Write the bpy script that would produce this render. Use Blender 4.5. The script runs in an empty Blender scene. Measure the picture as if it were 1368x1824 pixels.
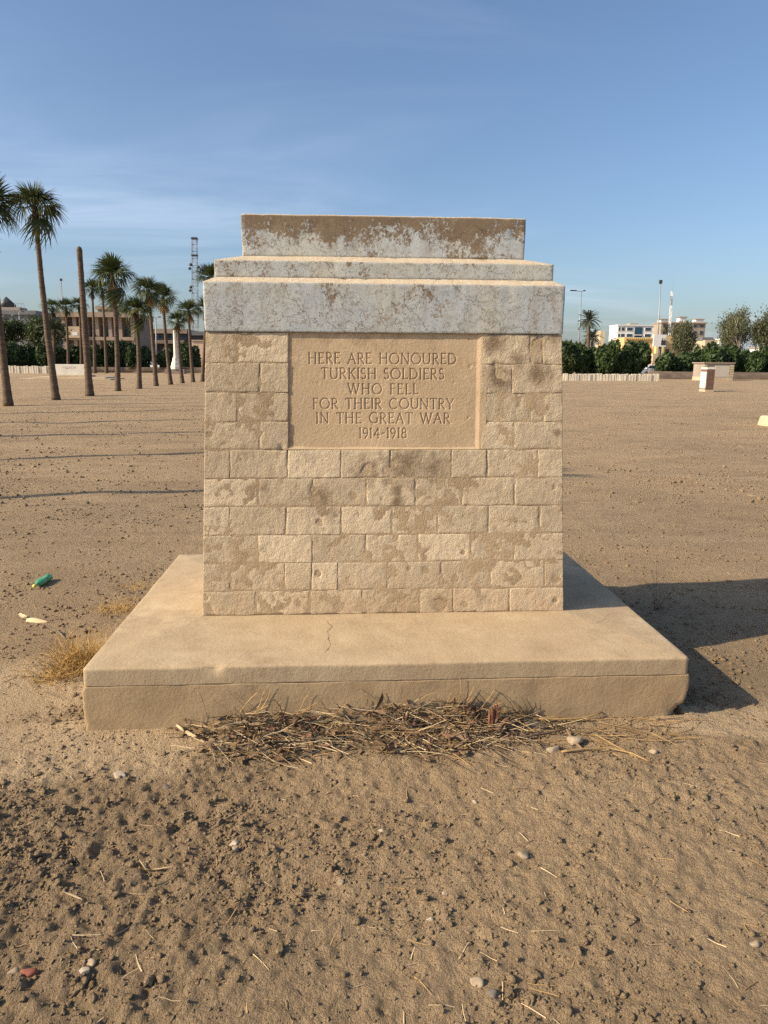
import bpy, bmesh, math, random
import numpy as np
from mathutils import Vector, Matrix

# ------------------------------------------------------------------ camera, sky, sun, exposure
scene = bpy.context.scene
COL = scene.collection
R = math.radians
F_PX, PW, PH = 1265.0, 1368.0, 1824.0
CAM = np.array([-0.2197, -2.9232, 1.6])
PITCH, YAW, ROLL = 0.2077, 0.0596, 0.0058
FW = np.array([math.sin(YAW) * math.cos(PITCH), math.cos(YAW) * math.cos(PITCH), -math.sin(PITCH)])
_r = np.array([math.cos(YAW), -math.sin(YAW), 0.0])
_u = np.cross(_r, FW)
RT = _r * math.cos(ROLL) + _u * math.sin(ROLL)
UP = -_r * math.sin(ROLL) + _u * math.cos(ROLL)
cam_data = bpy.data.cameras.new('camera')
cam = bpy.data.objects.new('camera', cam_data)
COL.objects.link(cam)
cam_data.sensor_fit = 'VERTICAL'
cam_data.sensor_height = 24.0
cam_data.sensor_width = 18.0
cam_data.lens = 24.0 * F_PX / PH
cam_data.clip_start = 0.05
cam_data.clip_end = 20000
cam.matrix_world = Matrix(((RT[0], UP[0], -FW[0], CAM[0]), (RT[1], UP[1], -FW[1], CAM[1]),
                           (RT[2], UP[2], -FW[2], CAM[2]), (0, 0, 0, 1)))
scene.camera = cam

SUN_EL, SUN_AZ = R(32.5), R(15.5)      # light travels towards +x, turned SUN_AZ towards +y
world = bpy.data.worlds.new('World')
scene.world = world
world.use_nodes = True
wt = world.node_tree
wn, wl = wt.nodes, wt.links
bg = wn['Background']
bg.inputs['Strength'].default_value = 0.119
sky = wn.new('ShaderNodeTexSky')
sky.sky_type = 'NISHITA'
sky.sun_disc = False
sky.sun_elevation = SUN_EL
sky.sun_rotation = R(254.5)
sky.air_density = 1.0
sky.dust_density = 2.1
sky.ozone_density = 3.8
# thin cirrus, laid out on a high flat sheet over the whole sky
tc = wn.new('ShaderNodeTexCoord')
sep = wn.new('ShaderNodeSeparateXYZ'); wl.new(tc.outputs['Generated'], sep.inputs[0])
zz = wn.new('ShaderNodeMath'); zz.operation = 'MAXIMUM'; wl.new(sep.outputs['Z'], zz.inputs[0]); zz.inputs[1].default_value = 0.0
za = wn.new('ShaderNodeMath'); za.operation = 'ADD'; wl.new(zz.outputs[0], za.inputs[0]); za.inputs[1].default_value = 0.12
vd = wn.new('ShaderNodeVectorMath'); vd.operation = 'DIVIDE'; wl.new(tc.outputs['Generated'], vd.inputs[0])
cmb = wn.new('ShaderNodeCombineXYZ')
for i in range(3): wl.new(za.outputs[0], cmb.inputs[i])
wl.new(cmb.outputs[0], vd.inputs[1])
mp = wn.new('ShaderNodeMapping'); wl.new(vd.outputs[0], mp.inputs['Vector'])
mp.inputs['Rotation'].default_value = (0, 0, R(38)); mp.inputs['Scale'].default_value = (0.55, 1.5, 0.0)
mp.inputs['Location'].default_value = (1.13, -10.94, 11.1)
n1 = wn.new('ShaderNodeTexNoise'); wl.new(mp.outputs[0], n1.inputs['Vector'])
n1.inputs['Scale'].default_value = 1.1; n1.inputs['Detail'].default_value = 9; n1.inputs['Roughness'].default_value = 0.6
n1.inputs['Distortion'].default_value = 0.6
n2 = wn.new('ShaderNodeTexNoise'); mp2 = wn.new('ShaderNodeMapping'); mp2.inputs['Location'].default_value = (-13.2, 3.09, 1.44)
wl.new(vd.outputs[0], mp2.inputs['Vector']); wl.new(mp2.outputs[0], n2.inputs['Vector'])
n2.inputs['Scale'].default_value = 0.42; n2.inputs['Detail'].default_value = 2
cr = wn.new('ShaderNodeMapRange'); wl.new(n1.outputs['Fac'], cr.inputs['Value'])
cr.inputs['From Min'].default_value = 0.42; cr.inputs['From Max'].default_value = 0.85
cr2 = wn.new('ShaderNodeMapRange'); wl.new(n2.outputs['Fac'], cr2.inputs['Value'])
cr2.inputs['From Min'].default_value = 0.44; cr2.inputs['From Max'].default_value = 0.72
cm = wn.new('ShaderNodeMath'); cm.operation = 'MULTIPLY'
wl.new(cr.outputs[0], cm.inputs[0]); wl.new(cr2.outputs[0], cm.inputs[1])
cm2 = wn.new('ShaderNodeMath'); cm2.operation = 'MULTIPLY'; wl.new(cm.outputs[0], cm2.inputs[0]); cm2.inputs[1].default_value = 0.5; cm2.use_clamp = True
cmx = wn.new('ShaderNodeMixRGB'); wl.new(cm2.outputs[0], cmx.inputs['Fac']); wl.new(sky.outputs[0], cmx.inputs['Color1'])
cmx.inputs['Color2'].default_value = (6.6, 7.2, 8.6, 1)
wl.new(cmx.outputs[0], bg.inputs['Color'])

sun_data = bpy.data.lights.new('sun', 'SUN')
sun_data.energy = 5.0
sun_data.angle = R(0.53)
sun_data.color = (1.0, 0.83, 0.60)
sun = bpy.data.objects.new('sun', sun_data)
COL.objects.link(sun)
SUN_DIR = Vector((math.cos(SUN_AZ) * math.cos(SUN_EL), math.sin(SUN_AZ) * math.cos(SUN_EL), -math.sin(SUN_EL)))
sun.rotation_euler = SUN_DIR.to_track_quat('-Z', 'Y').to_euler()
sun.location = (-20, -8, 15)

vs = scene.view_settings
vs.view_transform = 'Standard'
vs.look = 'None'
vs.exposure = 0.45
vs.gamma = 1.0
vs.use_curve_mapping = False
scene.cycles.use_denoising = False
scene.cycles.max_bounces = 5
scene.cycles.diffuse_bounces = 3
scene.cycles.transparent_max_bounces = 4

rng = np.random.default_rng(7)
random.seed(7)

# ------------------------------------------------------------------ helpers
def ray(px, py):
    return FW + RT * (px - PW / 2) / F_PX - UP * (py - PH / 2) / F_PX
def at(px, py, Y):
    d = ray(px, py); return CAM + d * ((Y - CAM[1]) / d[1])
def gnd(px, py, z=0.0):
    d = ray(px, py); return CAM + d * ((z - CAM[2]) / d[2])
def proj(P):
    d = np.asarray(P, float) - CAM; z = d @ FW
    return PW / 2 + F_PX * (d @ RT) / z, PH / 2 - F_PX * (d @ UP) / z
def sized(px, Y):                       # metres that px pixels span at depth Y
    return px / F_PX * (Y - CAM[1])

def _h(ix, iy, iz, s):
    n = (ix.astype(np.int64) * 374761393 + iy.astype(np.int64) * 668265263 + iz.astype(np.int64) * 2147483647 + s * 144665) & 0xffffffff
    n = ((n ^ (n >> 13)) * 1274126177) & 0xffffffff
    n = ((n ^ (n >> 16)) * 2246822519) & 0xffffffff
    return ((n ^ (n >> 15)) & 0xffffff) / float(0xffffff)
def noise3(x, y, z, s=0):
    x, y, z = np.broadcast_arrays(np.asarray(x, float), np.asarray(y, float), np.asarray(z, float))
    ix, iy, iz = np.floor(x), np.floor(y), np.floor(z)
    fx, fy, fz = x - ix, y - iy, z - iz
    fx, fy, fz = [t * t * (3 - 2 * t) for t in (fx, fy, fz)]
    o = 0
    for a in (0, 1):
        for b in (0, 1):
            for c in (0, 1):
                w = (fx if a else 1 - fx) * (fy if b else 1 - fy) * (fz if c else 1 - fz)
                o = o + w * _h(ix + a, iy + b, iz + c, s)
    return o * 2 - 1
def noise2(x, y, s=0):
    x, y = np.asarray(x, float), np.asarray(y, float)
    ix, iy = np.floor(x), np.floor(y); fx, fy = x - ix, y - iy
    fx, fy = fx * fx * (3 - 2 * fx), fy * fy * (3 - 2 * fy)
    z = np.zeros_like(ix)
    return (((1 - fx) * _h(ix, iy, z, s) + fx * _h(ix + 1, iy, z, s)) * (1 - fy) +
            ((1 - fx) * _h(ix, iy + 1, z, s) + fx * _h(ix + 1, iy + 1, z, s)) * fy) * 2 - 1
def fbm2(x, y, s=0, o=4, g=.5):
    r, a = 0, 1.0
    for i in range(o):
        r = r + a * noise2(x * 2 ** i + i * 17.3, y * 2 ** i - i * 9.1, s + i); a *= g
    return r
def fbm3(x, y, z, s=0, o=3, g=.5):
    r, a = 0, 1.0
    for i in range(o):
        r = r + a * noise3(x * 2 ** i + i * 7.3, y * 2 ** i, z * 2 ** i, s + i); a *= g
    return r
def lumps(x, y, s, rad=.55):             # rounded lumps, one per cell, of random size
    ix, iy = np.floor(x), np.floor(y); z = np.zeros_like(ix); best = np.zeros_like(x)
    for a in (-1, 0, 1):
        for b in (-1, 0, 1):
            cx, cy = ix + a, iy + b
            px = cx + _h(cx, cy, z, s); py = cy + _h(cx, cy, z, s + 1); r = rad * (.25 + .95 * _h(cx, cy, z, s + 2) ** 1.5)
            d2 = ((x - px) ** 2 + (y - py) ** 2) / (r * r)
            best = np.maximum(best, np.sqrt(np.clip(1 - d2, 0, 1)) * r)
    return best
def sstep(a, b, x):
    t = np.clip((x - a) / (b - a), 0, 1); return t * t * (3 - 2 * t)

def tag(o, label=None, cat=None, group=None, kind=None):
    if label: o['label'] = label
    if cat: o['category'] = cat
    if group: o['group'] = group
    if kind: o['kind'] = kind
    return o
def empty(name, loc, label=None, cat=None, group=None, rz=0.0):
    o = bpy.data.objects.new(name, None); COL.objects.link(o)
    o.location = tuple(float(v) for v in loc); o.rotation_euler = (0, 0, rz); o.empty_display_size = .1
    return tag(o, label, cat, group)
def link(name, me, parent=None, loc=None):
    o = bpy.data.objects.new(name, me); COL.objects.link(o)
    if parent is not None: o.parent = parent
    if loc is not None: o.location = tuple(float(v) for v in loc)
    return o
def npmesh(name, V, quads=None, tris=None, mat=None, smooth=False):
    me = bpy.data.meshes.new(name)
    V = np.asarray(V, np.float32)
    nq = 0 if quads is None else len(quads); nt = 0 if tris is None else len(tris)
    me.vertices.add(len(V)); me.vertices.foreach_set('co', V.ravel())
    idx = np.concatenate([np.asarray(q, np.int32).ravel() for q in (quads, tris) if q is not None and len(q)])
    me.loops.add(len(idx)); me.loops.foreach_set('vertex_index', idx)
    st = np.concatenate([np.arange(nq) * 4, nq * 4 + np.arange(nt) * 3]).astype(np.int32)
    me.polygons.add(nq + nt); me.polygons.foreach_set('loop_start', st)
    me.polygons.foreach_set('loop_total', np.concatenate([np.full(nq, 4), np.full(nt, 3)]).astype(np.int32))
    if smooth: me.polygons.foreach_set('use_smooth', np.ones(nq + nt, bool))
    me.update(calc_edges=True); me.validate()
    if mat: me.materials.append(mat)
    return me
class MB:                                # collects shapes, builds one mesh
    def __init__(s): s.v, s.f = [], []
    def add(s, V, F):
        b = len(s.v); s.v += [tuple(map(float, p)) for p in V]; s.f += [tuple(i + b for i in f) for f in F]; return s
    def box(s, x0, x1, y0, y1, z0, z1):
        return s.add([(x0, y0, z0), (x1, y0, z0), (x1, y1, z0), (x0, y1, z0), (x0, y0, z1), (x1, y0, z1), (x1, y1, z1), (x0, y1, z1)],
                     [(0, 3, 2, 1), (4, 5, 6, 7), (0, 1, 5, 4), (1, 2, 6, 5), (2, 3, 7, 6), (3, 0, 4, 7)])
    def tube(s, pts, rad, n=6, cap=True):
        pts = [Vector(tuple(map(float, p))) for p in pts]
        if not hasattr(rad, '__len__'): rad = [rad] * len(pts)
        V, F = [], []; t = (pts[1] - pts[0]).normalized()
        a = t.orthogonal().normalized()
        for i, p in enumerate(pts):
            t = (pts[min(i + 1, len(pts) - 1)] - pts[max(i - 1, 0)])
            t = t.normalized() if t.length > 1e-9 else Vector((0, 0, 1))
            a = (a - t * a.dot(t)); a = a.normalized() if a.length > 1e-6 else t.orthogonal().normalized()
            b = t.cross(a)
            for k in range(n):
                q = 2 * math.pi * k / n
                V.append(p + (a * math.cos(q) + b * math.sin(q)) * rad[i])
        for i in range(len(pts) - 1):
            for k in range(n):
                F.append((i * n + k, i * n + (k + 1) % n, (i + 1) * n + (k + 1) % n, (i + 1) * n + k))
        if cap and n > 2:
            F.append(tuple(range(n))[::-1]); F.append(tuple(range((len(pts) - 1) * n, len(pts) * n)))
        return s.add(V, F)
    def prism(s, outline, y0, y1):      # outline in x,z extruded along y
        n = len(outline)
        V = [(x, y0, z) for x, z in outline] + [(x, y1, z) for x, z in outline]
        F = [tuple(range(n)), tuple(range(n, 2 * n))[::-1]] + [((i + 1) % n, i, n + i, n + (i + 1) % n) for i in range(n)]
        return s.add(V, F)
    def build(s, name, mat, parent=None, smooth=False, loc=None, bevel=0, fix=False):
        me = bpy.data.meshes.new(name); V = s.v
        if parent is not None and loc is None and not fix:
            L = parent.location; pp = parent
            while pp.parent is not None: pp = pp.parent; L = L + pp.location
            V = [(x - L.x, y - L.y, z - L.z) for x, y, z in V]
        elif parent is None and loc is not None:
            V = [(x - loc[0], y - loc[1], z - loc[2]) for x, y, z in V]
        me.from_pydata(V, [], s.f); me.update()
        if smooth: me.polygons.foreach_set('use_smooth', np.ones(len(me.polygons), bool))
        me.materials.append(mat)
        o = link(name, me, parent, loc if parent is None else None)
        if bevel:
            m = o.modifiers.new('b', 'BEVEL'); m.width = bevel; m.segments = 2; m.limit_method = 'ANGLE'
        return o

# ------------------------------------------------------------------ materials
class NT:
    def __init__(s, name):
        s.m = bpy.data.materials.new(name); s.m.use_nodes = True; s.t = s.m.node_tree; s.n = s.t.nodes; s.l = s.t.links
        s.b = s.n['Principled BSDF']; s.b.inputs['Specular IOR Level'].default_value = .25
        s.c = s.n.new('ShaderNodeTexCoord').outputs['Object']
    def _in(s, sock, v):
        if hasattr(v, 'is_output'): s.l.new(v, sock)
        elif isinstance(v, (tuple, list)) and len(v) == 3 and sock.type == 'RGBA': sock.default_value = (*v, 1)
        else: sock.default_value = v
    def noise(s, sc, det=4, ro=.55, vec=None, dist=0.0, col=False):
        n = s.n.new('ShaderNodeTexNoise'); s._in(n.inputs['Vector'], vec or s.c)
        n.inputs['Scale'].default_value = sc; n.inputs['Detail'].default_value = det; n.inputs['Roughness'].default_value = ro; n.inputs['Distortion'].default_value = dist
        return n.outputs['Color' if col else 'Fac']
    def voro(s, sc, feat='F1', vec=None, rnd=1.0):
        n = s.n.new('ShaderNodeTexVoronoi'); n.feature = feat; s._in(n.inputs['Vector'], vec or s.c); n.inputs['Scale'].default_value = sc
        n.inputs['Randomness'].default_value = rnd
        return n.outputs['Distance']
    def map(s, v, a, b, c=0.0, d=1.0):
        n = s.n.new('ShaderNodeMapRange'); s._in(n.inputs['Value'], v)
        n.inputs['From Min'].default_value = a; n.inputs['From Max'].default_value = b; n.inputs['To Min'].default_value = c; n.inputs['To Max'].default_value = d
        return n.outputs[0]
    def math(s, op, a, b=0.0):
        n = s.n.new('ShaderNodeMath'); n.operation = op; s._in(n.inputs[0], a); s._in(n.inputs[1], b); return n.outputs[0]
    def vmath(s, op, a, b):
        n = s.n.new('ShaderNodeVectorMath'); n.operation = op; s._in(n.inputs[0], a); s._in(n.inputs[1], b); return n.outputs[0]
    def mix(s, f, a, b, mode='MIX'):
        n = s.n.new('ShaderNodeMixRGB'); n.blend_type = mode; s._in(n.inputs['Fac'], f); s._in(n.inputs['Color1'], a); s._in(n.inputs['Color2'], b); return n.outputs[0]
    def scale(s, vec, sc, loc=(0, 0, 0)):
        n = s.n.new('ShaderNodeMapping'); s._in(n.inputs['Vector'], vec); n.inputs['Scale'].default_value = sc; n.inputs['Location'].default_value = loc; return n.outputs[0]
    def attr(s, name):
        n = s.n.new('ShaderNodeAttribute'); n.attribute_name = name; return n.outputs['Fac']
    def rand(s):
        return s.n.new('ShaderNodeObjectInfo').outputs['Random']
    def xyz(s, vec=None):
        n = s.n.new('ShaderNodeSeparateXYZ'); s._in(n.inputs[0], vec or s.c); return n.outputs
    def bump(s, h, st=.3, d=.01, normal=None):
        n = s.n.new('ShaderNodeBump'); s._in(n.inputs['Height'], h); n.inputs['Strength'].default_value = st; n.inputs['Distance'].default_value = d
        if normal: s.l.new(normal, n.inputs['Normal'])
        return n.outputs[0]
    def out(s, col, rough=.9, normal=None, metal=0.0):
        s._in(s.b.inputs['Base Color'], col); s._in(s.b.inputs['Roughness'], rough); s.b.inputs['Metallic'].default_value = metal
        if normal: s.l.new(normal, s.b.inputs['Normal'])
        return s.m
def plain(name, c, rough=.85, var=.25, sc=2.0, bump=0.0, bsc=30, metal=0.0, rnd=0.0):
    t = NT(name); a = tuple(v * (1 - var) for v in c); b = tuple(min(1, v * (1 + var)) for v in c)
    col = t.mix(t.map(t.noise(sc, 6, .6), .3, .7), a, b)
    if rnd: col = t.mix(t.map(t.rand(), 0, 1, 0, rnd), col, tuple(v * .45 for v in c))
    return t.out(col, rough, t.bump(t.noise(bsc, 5, .65), .5, bump) if bump else None, metal)
def leafmat(name, c, c2, trans=.25, rough=.55):
    t = NT(name); col = t.mix(t.map(t.noise(1.3, 3), .35, .65), c, c2)
    col = t.mix(t.map(t.rand(), 0, 1, 0, .35), col, tuple(v * .6 for v in c))
    t.out(col, rough); t.b.inputs['Specular IOR Level'].default_value = .35
    tr = t.n.new('ShaderNodeBsdfTranslucent'); t._in(tr.inputs['Color'], col)
    mx = t.n.new('ShaderNodeMixShader'); mx.inputs[0].default_value = trans
    t.l.new(t.b.outputs[0], mx.inputs[1]); t.l.new(tr.outputs[0], mx.inputs[2]); t.l.new(mx.outputs[0], t.n['Material Output'].inputs['Surface'])
    return t.m

def soil_material():
    t = NT('soil')
    big = t.noise(.35, 5, .6); mid = t.noise(3.2, 6, .62); fine = t.noise(38, 6, .7); grit = t.noise(160, 4, .7)
    gr2 = t.noise(420, 2, .6); spk = t.noise(15, 9, .78)
    c = t.mix(t.map(mid, .32, .68), (.295, .208, .120), (.445, .322, .190))
    c = t.mix(t.map(spk, .42, .66, 0, .5), c, (.215, .148, .084))
    c = t.mix(t.map(gr2, .50, .66, 0, .75), c, (.66, .52, .34))
    c = t.mix(t.map(gr2, .50, .34, 0, .7), c, (.10, .070, .042))
    gr3 = t.noise(130, 3, .7, t.scale(t.c, (1, 1, 1), (3, 7, 1)))
    c = t.mix(t.map(gr3, .56, .68, 0, .6), c, (.12, .084, .050)); c = t.mix(t.map(gr3, .44, .32, 0, .55), c, (.60, .47, .30))
    strk = t.noise(1.0, 6, .65, t.scale(t.c, (.10, .85, 1))); c = t.mix(t.map(strk, .54, .68, 0, .55), c, (.50, .375, .235)); c = t.mix(t.map(strk, .46, .34, 0, .5), c, (.20, .138, .082))
    pat = t.noise(1.15, 7, .68, t.scale(t.c, (.55, 1.3, 1)))
    c = t.mix(t.map(pat, .50, .66, 0, .55), c, (.20, .138, .080))
    c = t.mix(t.map(big, .42, .62, 0, .55), c, (.455, .328, .194))
    c = t.mix(t.map(fine, .35, .7, 0, .55), c, (.215, .148, .084))
    c = t.mix(t.map(grit, .60, .75, 0, .45), c, (.58, .46, .31))
    c = t.mix(t.math('MULTIPLY', t.attr('sand'), t.map(mid, .2, .6, .55, 1)), c, (.49, .365, .225))
    c = t.mix(t.math('MULTIPLY', t.attr('damp'), .55), c, (.20, .138, .080))
    crumb = t.math('SUBTRACT', 1.0, t.voro(75)); crumb2 = t.math('SUBTRACT', 1.0, t.voro(190))
    h = t.math('ADD', t.math('ADD', t.math('MULTIPLY', fine, .8), t.math('MULTIPLY', grit, .35)), t.math('ADD', t.math('MULTIPLY', crumb, .28), t.math('ADD', t.math('MULTIPLY', crumb2, .20), t.math('MULTIPLY', spk, 1.2))))
    return t.out(c, .95, t.bump(h, 1.0, .024))
M = {}
M['soil'] = soil_material()
def stone_material(name, light, mid_c, dark, tint=.35, rel=1.0):
    t = NT(name)
    big = t.noise(2.2, 5, .6); mid = t.noise(9, 7, .65); fine = t.noise(70, 5, .7); gr = t.noise(240, 3, .7)
    c = t.mix(t.map(mid, .3, .7), mid_c, light)
    c = t.mix(t.map(big, .40, .68, 0, .7), c, tuple(v * .76 for v in mid_c))
    c = t.mix(t.map(t.noise(5.5, 7, .7, t.scale(t.c, (1, 1, 1), (4, 8, 1))), .52, .66, 0, .6), c, tuple(min(1, v * 1.06) for v in light))
    c = t.mix(t.map(t.rand(), .35, 1, 0, tint), c, tuple(v * .70 for v in mid_c))
    c = t.mix(t.map(t.rand(), .35, 0, 0, tint), c, tuple(min(1, v * 1.12) for v in light))
    c = t.mix(t.map(fine, .56, .74, 0, .45), c, dark)
    c = t.mix(t.map(gr, .60, .74, 0, .35), c, tuple(min(1, v * 1.18) for v in light))
    # rusty wash low down, soot-brown stains with their own outline
    st = t.map(t.math('ADD', t.attr('stain_edge_dark'), t.math('MULTIPLY', t.math('SUBTRACT', t.noise(22, 6, .7), .5), 1.3)), .28, .85, 0, .75)
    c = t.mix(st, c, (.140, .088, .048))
    c = t.mix(t.math('MULTIPLY', t.attr('rust'), t.map(mid, .35, .65, 0, .8)), c, (.46, .28, .15))
    pits = t.map(t.voro(95), .05, .32)
    h = t.math('ADD', t.math('MULTIPLY', mid, .35), t.math('ADD', t.math('MULTIPLY', fine, .60), t.math('ADD', t.math('MULTIPLY', pits, .16), t.math('MULTIPLY', gr, .22))))
    return t.out(c, .93, t.bump(h, rel, .010))
M['stone'] = stone_material('limestone', (.66, .545, .38), (.53, .418, .278), (.27, .190, .115), .40)
M['mortar'] = stone_material('mortar', (.52, .40, .26), (.38, .28, .17), (.22, .155, .095), 0)
M['panel'] = stone_material('inscribed_stone', (.58, .440, .280), (.505, .370, .228), (.45, .31, .18), 0, .45)
def cement_material(name='cement_render', k=1.0):
    t = NT(name)
    big = t.noise(1.6, 5, .6); mid = t.noise(7, 7, .65); fine = t.noise(60, 6, .7); gr = t.noise(260, 3, .7)
    c = t.mix(t.map(mid, .3, .7), (.355, .268, .164), (.475, .372, .240))
    c = t.mix(t.map(big, .42, .66, 0, .6), c, (.39, .285, .175))
    c = t.mix(t.map(fine, .55, .72, 0, .35), c, (.27, .195, .125))
    c = t.mix(t.map(gr, .58, .70, 0, .6), c, (.60, .50, .36)); c = t.mix(t.map(t.voro(60), .10, .03), c, (.17, .12, .075))
    c = t.mix(t.map(t.noise(3.1, 8, .72, t.scale(t.c, (1, 1, 1), (7, 2, 5))), .53, .64, 0, .5), c, (.27, .20, .125)); c = t.mix(t.map(t.noise(2.3, 6, .7, t.scale(t.c, (1, 1, 1), (1, 9, 4))), .56, .66, 0, .4), c, (.56, .46, .31))
    c = t.mix(t.map(t.noise(4.5, 7, .7, t.scale(t.c, (1, 1, .5), (3, 1, 2))), .60, .70, 0, .5), c, (.30, .215, .135))
    # hairline cracks
    warp = t.vmath('ADD', t.c, t.vmath('MULTIPLY', t.noise(5, 4, .6, col=True), (.16, .16, .16)))
    ed = t.voro(2.1, 'DISTANCE_TO_EDGE', warp)
    crk = t.math('MULTIPLY', t.map(ed, .0, .0045, 1, 0), t.map(t.noise(1.3, 2), .66, .72))
    X = t.xyz()
    wig = t.math('MULTIPLY', t.math('SUBTRACT', t.noise(9, 4, .6), .5), .11)
    one = t.math('ABSOLUTE', t.math('SUBTRACT', t.math('ADD', X['X'], wig), -.285))
    crk2 = t.math('MULTIPLY', t.map(one, .0008, .003, 1, 0), t.map(X['Y'], -.46, -.45, 1, 0))
    crk2 = t.math('MULTIPLY', crk2, t.map(X['Y'], -.82, -.81, 0, 1))
    crk = t.math('MAXIMUM', crk, crk2)
    c = t.mix(t.math('MULTIPLY', crk, .6), c, (.14, .10, .065))
    if k != 1: c = t.mix(1.0, c, (k, k * .95, k * .88), 'MULTIPLY')
    h = t.math('SUBTRACT', t.math('ADD', t.math('MULTIPLY', fine, .5), t.math('ADD', t.math('MULTIPLY', mid, .7), t.math('MULTIPLY', gr, .15))), t.math('MULTIPLY', crk, .8))
    return t.out(c, .93, t.bump(h, .7, .008))
M['cement'] = cement_material(); M['lower_cement'] = cement_material('darker_cement_render', .90)  # lower plinth takes a darker, browner copy of the cement
def paint_material():
    t = NT('flaking_paint')
    X = t.xyz(); Z = X['Z']
    big = t.noise(2.6, 5, .62); mid = t.noise(13, 8, .72); fine = t.noise(75, 6, .75); gr = t.noise(210, 3, .7)
    vert = t.noise(9, 6, .7, t.scale(t.c, (1, 1, .28)))
    paint = t.mix(t.map(t.noise(3.4, 4, .6, t.scale(t.c, (1, 1, 1), (9, 4, 2))), .38, .66), (.455, .490, .500), (.520, .508, .425))
    paint = t.mix(t.map(gr, .5, .75, 0, .5), paint, (.54, .565, .56))
    paint = t.mix(t.map(t.noise(24, 6, .7), .46, .68, 0, .75), paint, (.36, .355, .325))
    paint = t.mix(t.map(t.noise(110, 4, .75), .56, .68, 0, .6), paint, (.27, .25, .21))
    paint = t.mix(t.map(t.noise(6, 6, .7, t.scale(t.c, (2.2, 1, .35), (2, 3, 8))), .52, .68, 0, .6), paint, (.36, .335, .285))
    bare = t.mix(t.map(mid, .3, .7), (.150, .108, .070), (.250, .188, .125))
    bare = t.mix(t.map(gr, .6, .75, 0, .5), bare, (.36, .28, .19))
    # paint has worn off first along the upper edge of the top block
    wear = t.math('ADD', t.map(Z, 2.14, 2.30, -.10, .20), t.map(Z, 2.10, 2.11, -.02, .0))
    upper = t.math('MULTIPLY', t.map(Z, 2.105, 2.112), wear)
    low = t.math('MULTIPLY', t.map(Z, 2.105, 2.112, 1, 0), -.125)
    s = t.math('ADD', t.math('ADD', t.math('MULTIPLY', t.math('SUBTRACT', big, .5), 1.05), t.math('MULTIPLY', t.math('SUBTRACT', vert, .5), .6)),
               t.math('ADD', t.math('MULTIPLY', t.math('SUBTRACT', mid, .5), 1.0), t.math('MULTIPLY', t.math('SUBTRACT', fine, .5), 1.0)))
    s = t.math('ADD', s, t.math('ADD', upper, low))
    flake = t.map(s, .04, .15)
    specks = t.map(t.math('ADD', t.math('MULTIPLY', fine, .75), t.math('MULTIPLY', mid, .45)), .63, .685)
    flake = t.math('MAXIMUM', flake, t.math('MULTIPLY', specks, .55))
    warp = t.vmath('ADD', t.scale(t.c, (1, .3, .75)), t.vmath('MULTIPLY', t.noise(7, 5, .65, col=True), (.13, .13, .13)))
    crk = t.math('MULTIPLY', t.map(t.voro(5.2, 'DISTANCE_TO_EDGE', warp), .0, .0075, 1, 0), t.map(t.noise(2.7, 2, .5, t.scale(t.c, (1, 1, 1), (5, 5, 5))), .38, .48))
    warp2 = t.vmath('ADD', t.scale(t.c, (1, .3, 1)), t.vmath('MULTIPLY', t.noise(20, 4, .65, col=True), (.05, .05, .05)))
    crk = t.math('MAXIMUM', crk, t.math('MULTIPLY', t.map(t.voro(17, 'DISTANCE_TO_EDGE', warp2), .0, .018, 1, 0), t.map(t.noise(3.7, 3), .50, .60, 0, .7)))
    c = t.mix(flake, paint, bare)
    c = t.mix(t.math('MULTIPLY', crk, .65), c, (.11, .085, .06))
    # upward-facing ledges tinted paler, their sunlit brightness put into the colour
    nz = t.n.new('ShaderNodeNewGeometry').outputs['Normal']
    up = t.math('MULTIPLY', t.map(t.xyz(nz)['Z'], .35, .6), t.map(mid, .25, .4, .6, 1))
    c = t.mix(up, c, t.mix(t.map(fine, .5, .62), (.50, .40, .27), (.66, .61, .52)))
    h = t.math('SUBTRACT', t.math('ADD', t.math('MULTIPLY', fine, .35), t.math('MULTIPLY', gr, .15)), t.math('ADD', t.math('MULTIPLY', flake, .35), t.math('MULTIPLY', crk, .6)))
    return t.out(c, .9, t.bump(h, .7, .006))
M['paint'] = paint_material()
M['trunk'] = None
def trunk_material(name, a, b):
    t = NT(name); X = t.xyz()
    ring = t.noise(1.0, 3, .6, t.scale(t.c, (.6, .6, 13)))
    c = t.mix(t.map(ring, .4, .6), a, b); c = t.mix(t.map(t.noise(6, 5, .7, t.scale(t.c, (1, 1, .3))), .45, .7, 0, .6), c, tuple(v * .6 for v in a))
    return t.out(c, .95, t.bump(ring, .8, .05))
M['trunk'] = trunk_material('palm_trunk', (.095, .066, .047), (.165, .118, .082))
M['boots'] = plain('palm_boots', (.105, .052, .030), .9, .45, 9, .03, 14)
M['frond'] = leafmat('palm_leaf', (.045, .066, .020), (.085, .105, .034), .2)
M['frond_dry'] = leafmat('dry_palm_leaf', (.26, .17, .07), (.33, .23, .11), .2)
M['frond_yel'] = leafmat('yellowing_palm_leaf', (.34, .30, .045), (.24, .23, .05), .3)
M['date'] = leafmat('date_palm_leaf', (.075, .088, .050), (.115, .120, .075), .2)
M['hedge'] = leafmat('hedge_leaf', (.032, .060, .018), (.060, .095, .027), .2)
M['acacia'] = leafmat('acacia_leaf', (.045, .070, .022), (.080, .105, .036), .25)
M['eucalypt'] = leafmat('eucalyptus_leaf', (.080, .095, .045), (.135, .140, .075), .25)
M['bark'] = plain('bark', (.20, .155, .115), .95, .4, 3, .03, 10)
M['pale_bark'] = plain('pale_bark', (.42, .36, .27), .9, .3, 3, .02, 10)
M['white'] = plain('white_render', (.74, .73, .70), .8, .07, .6)
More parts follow.
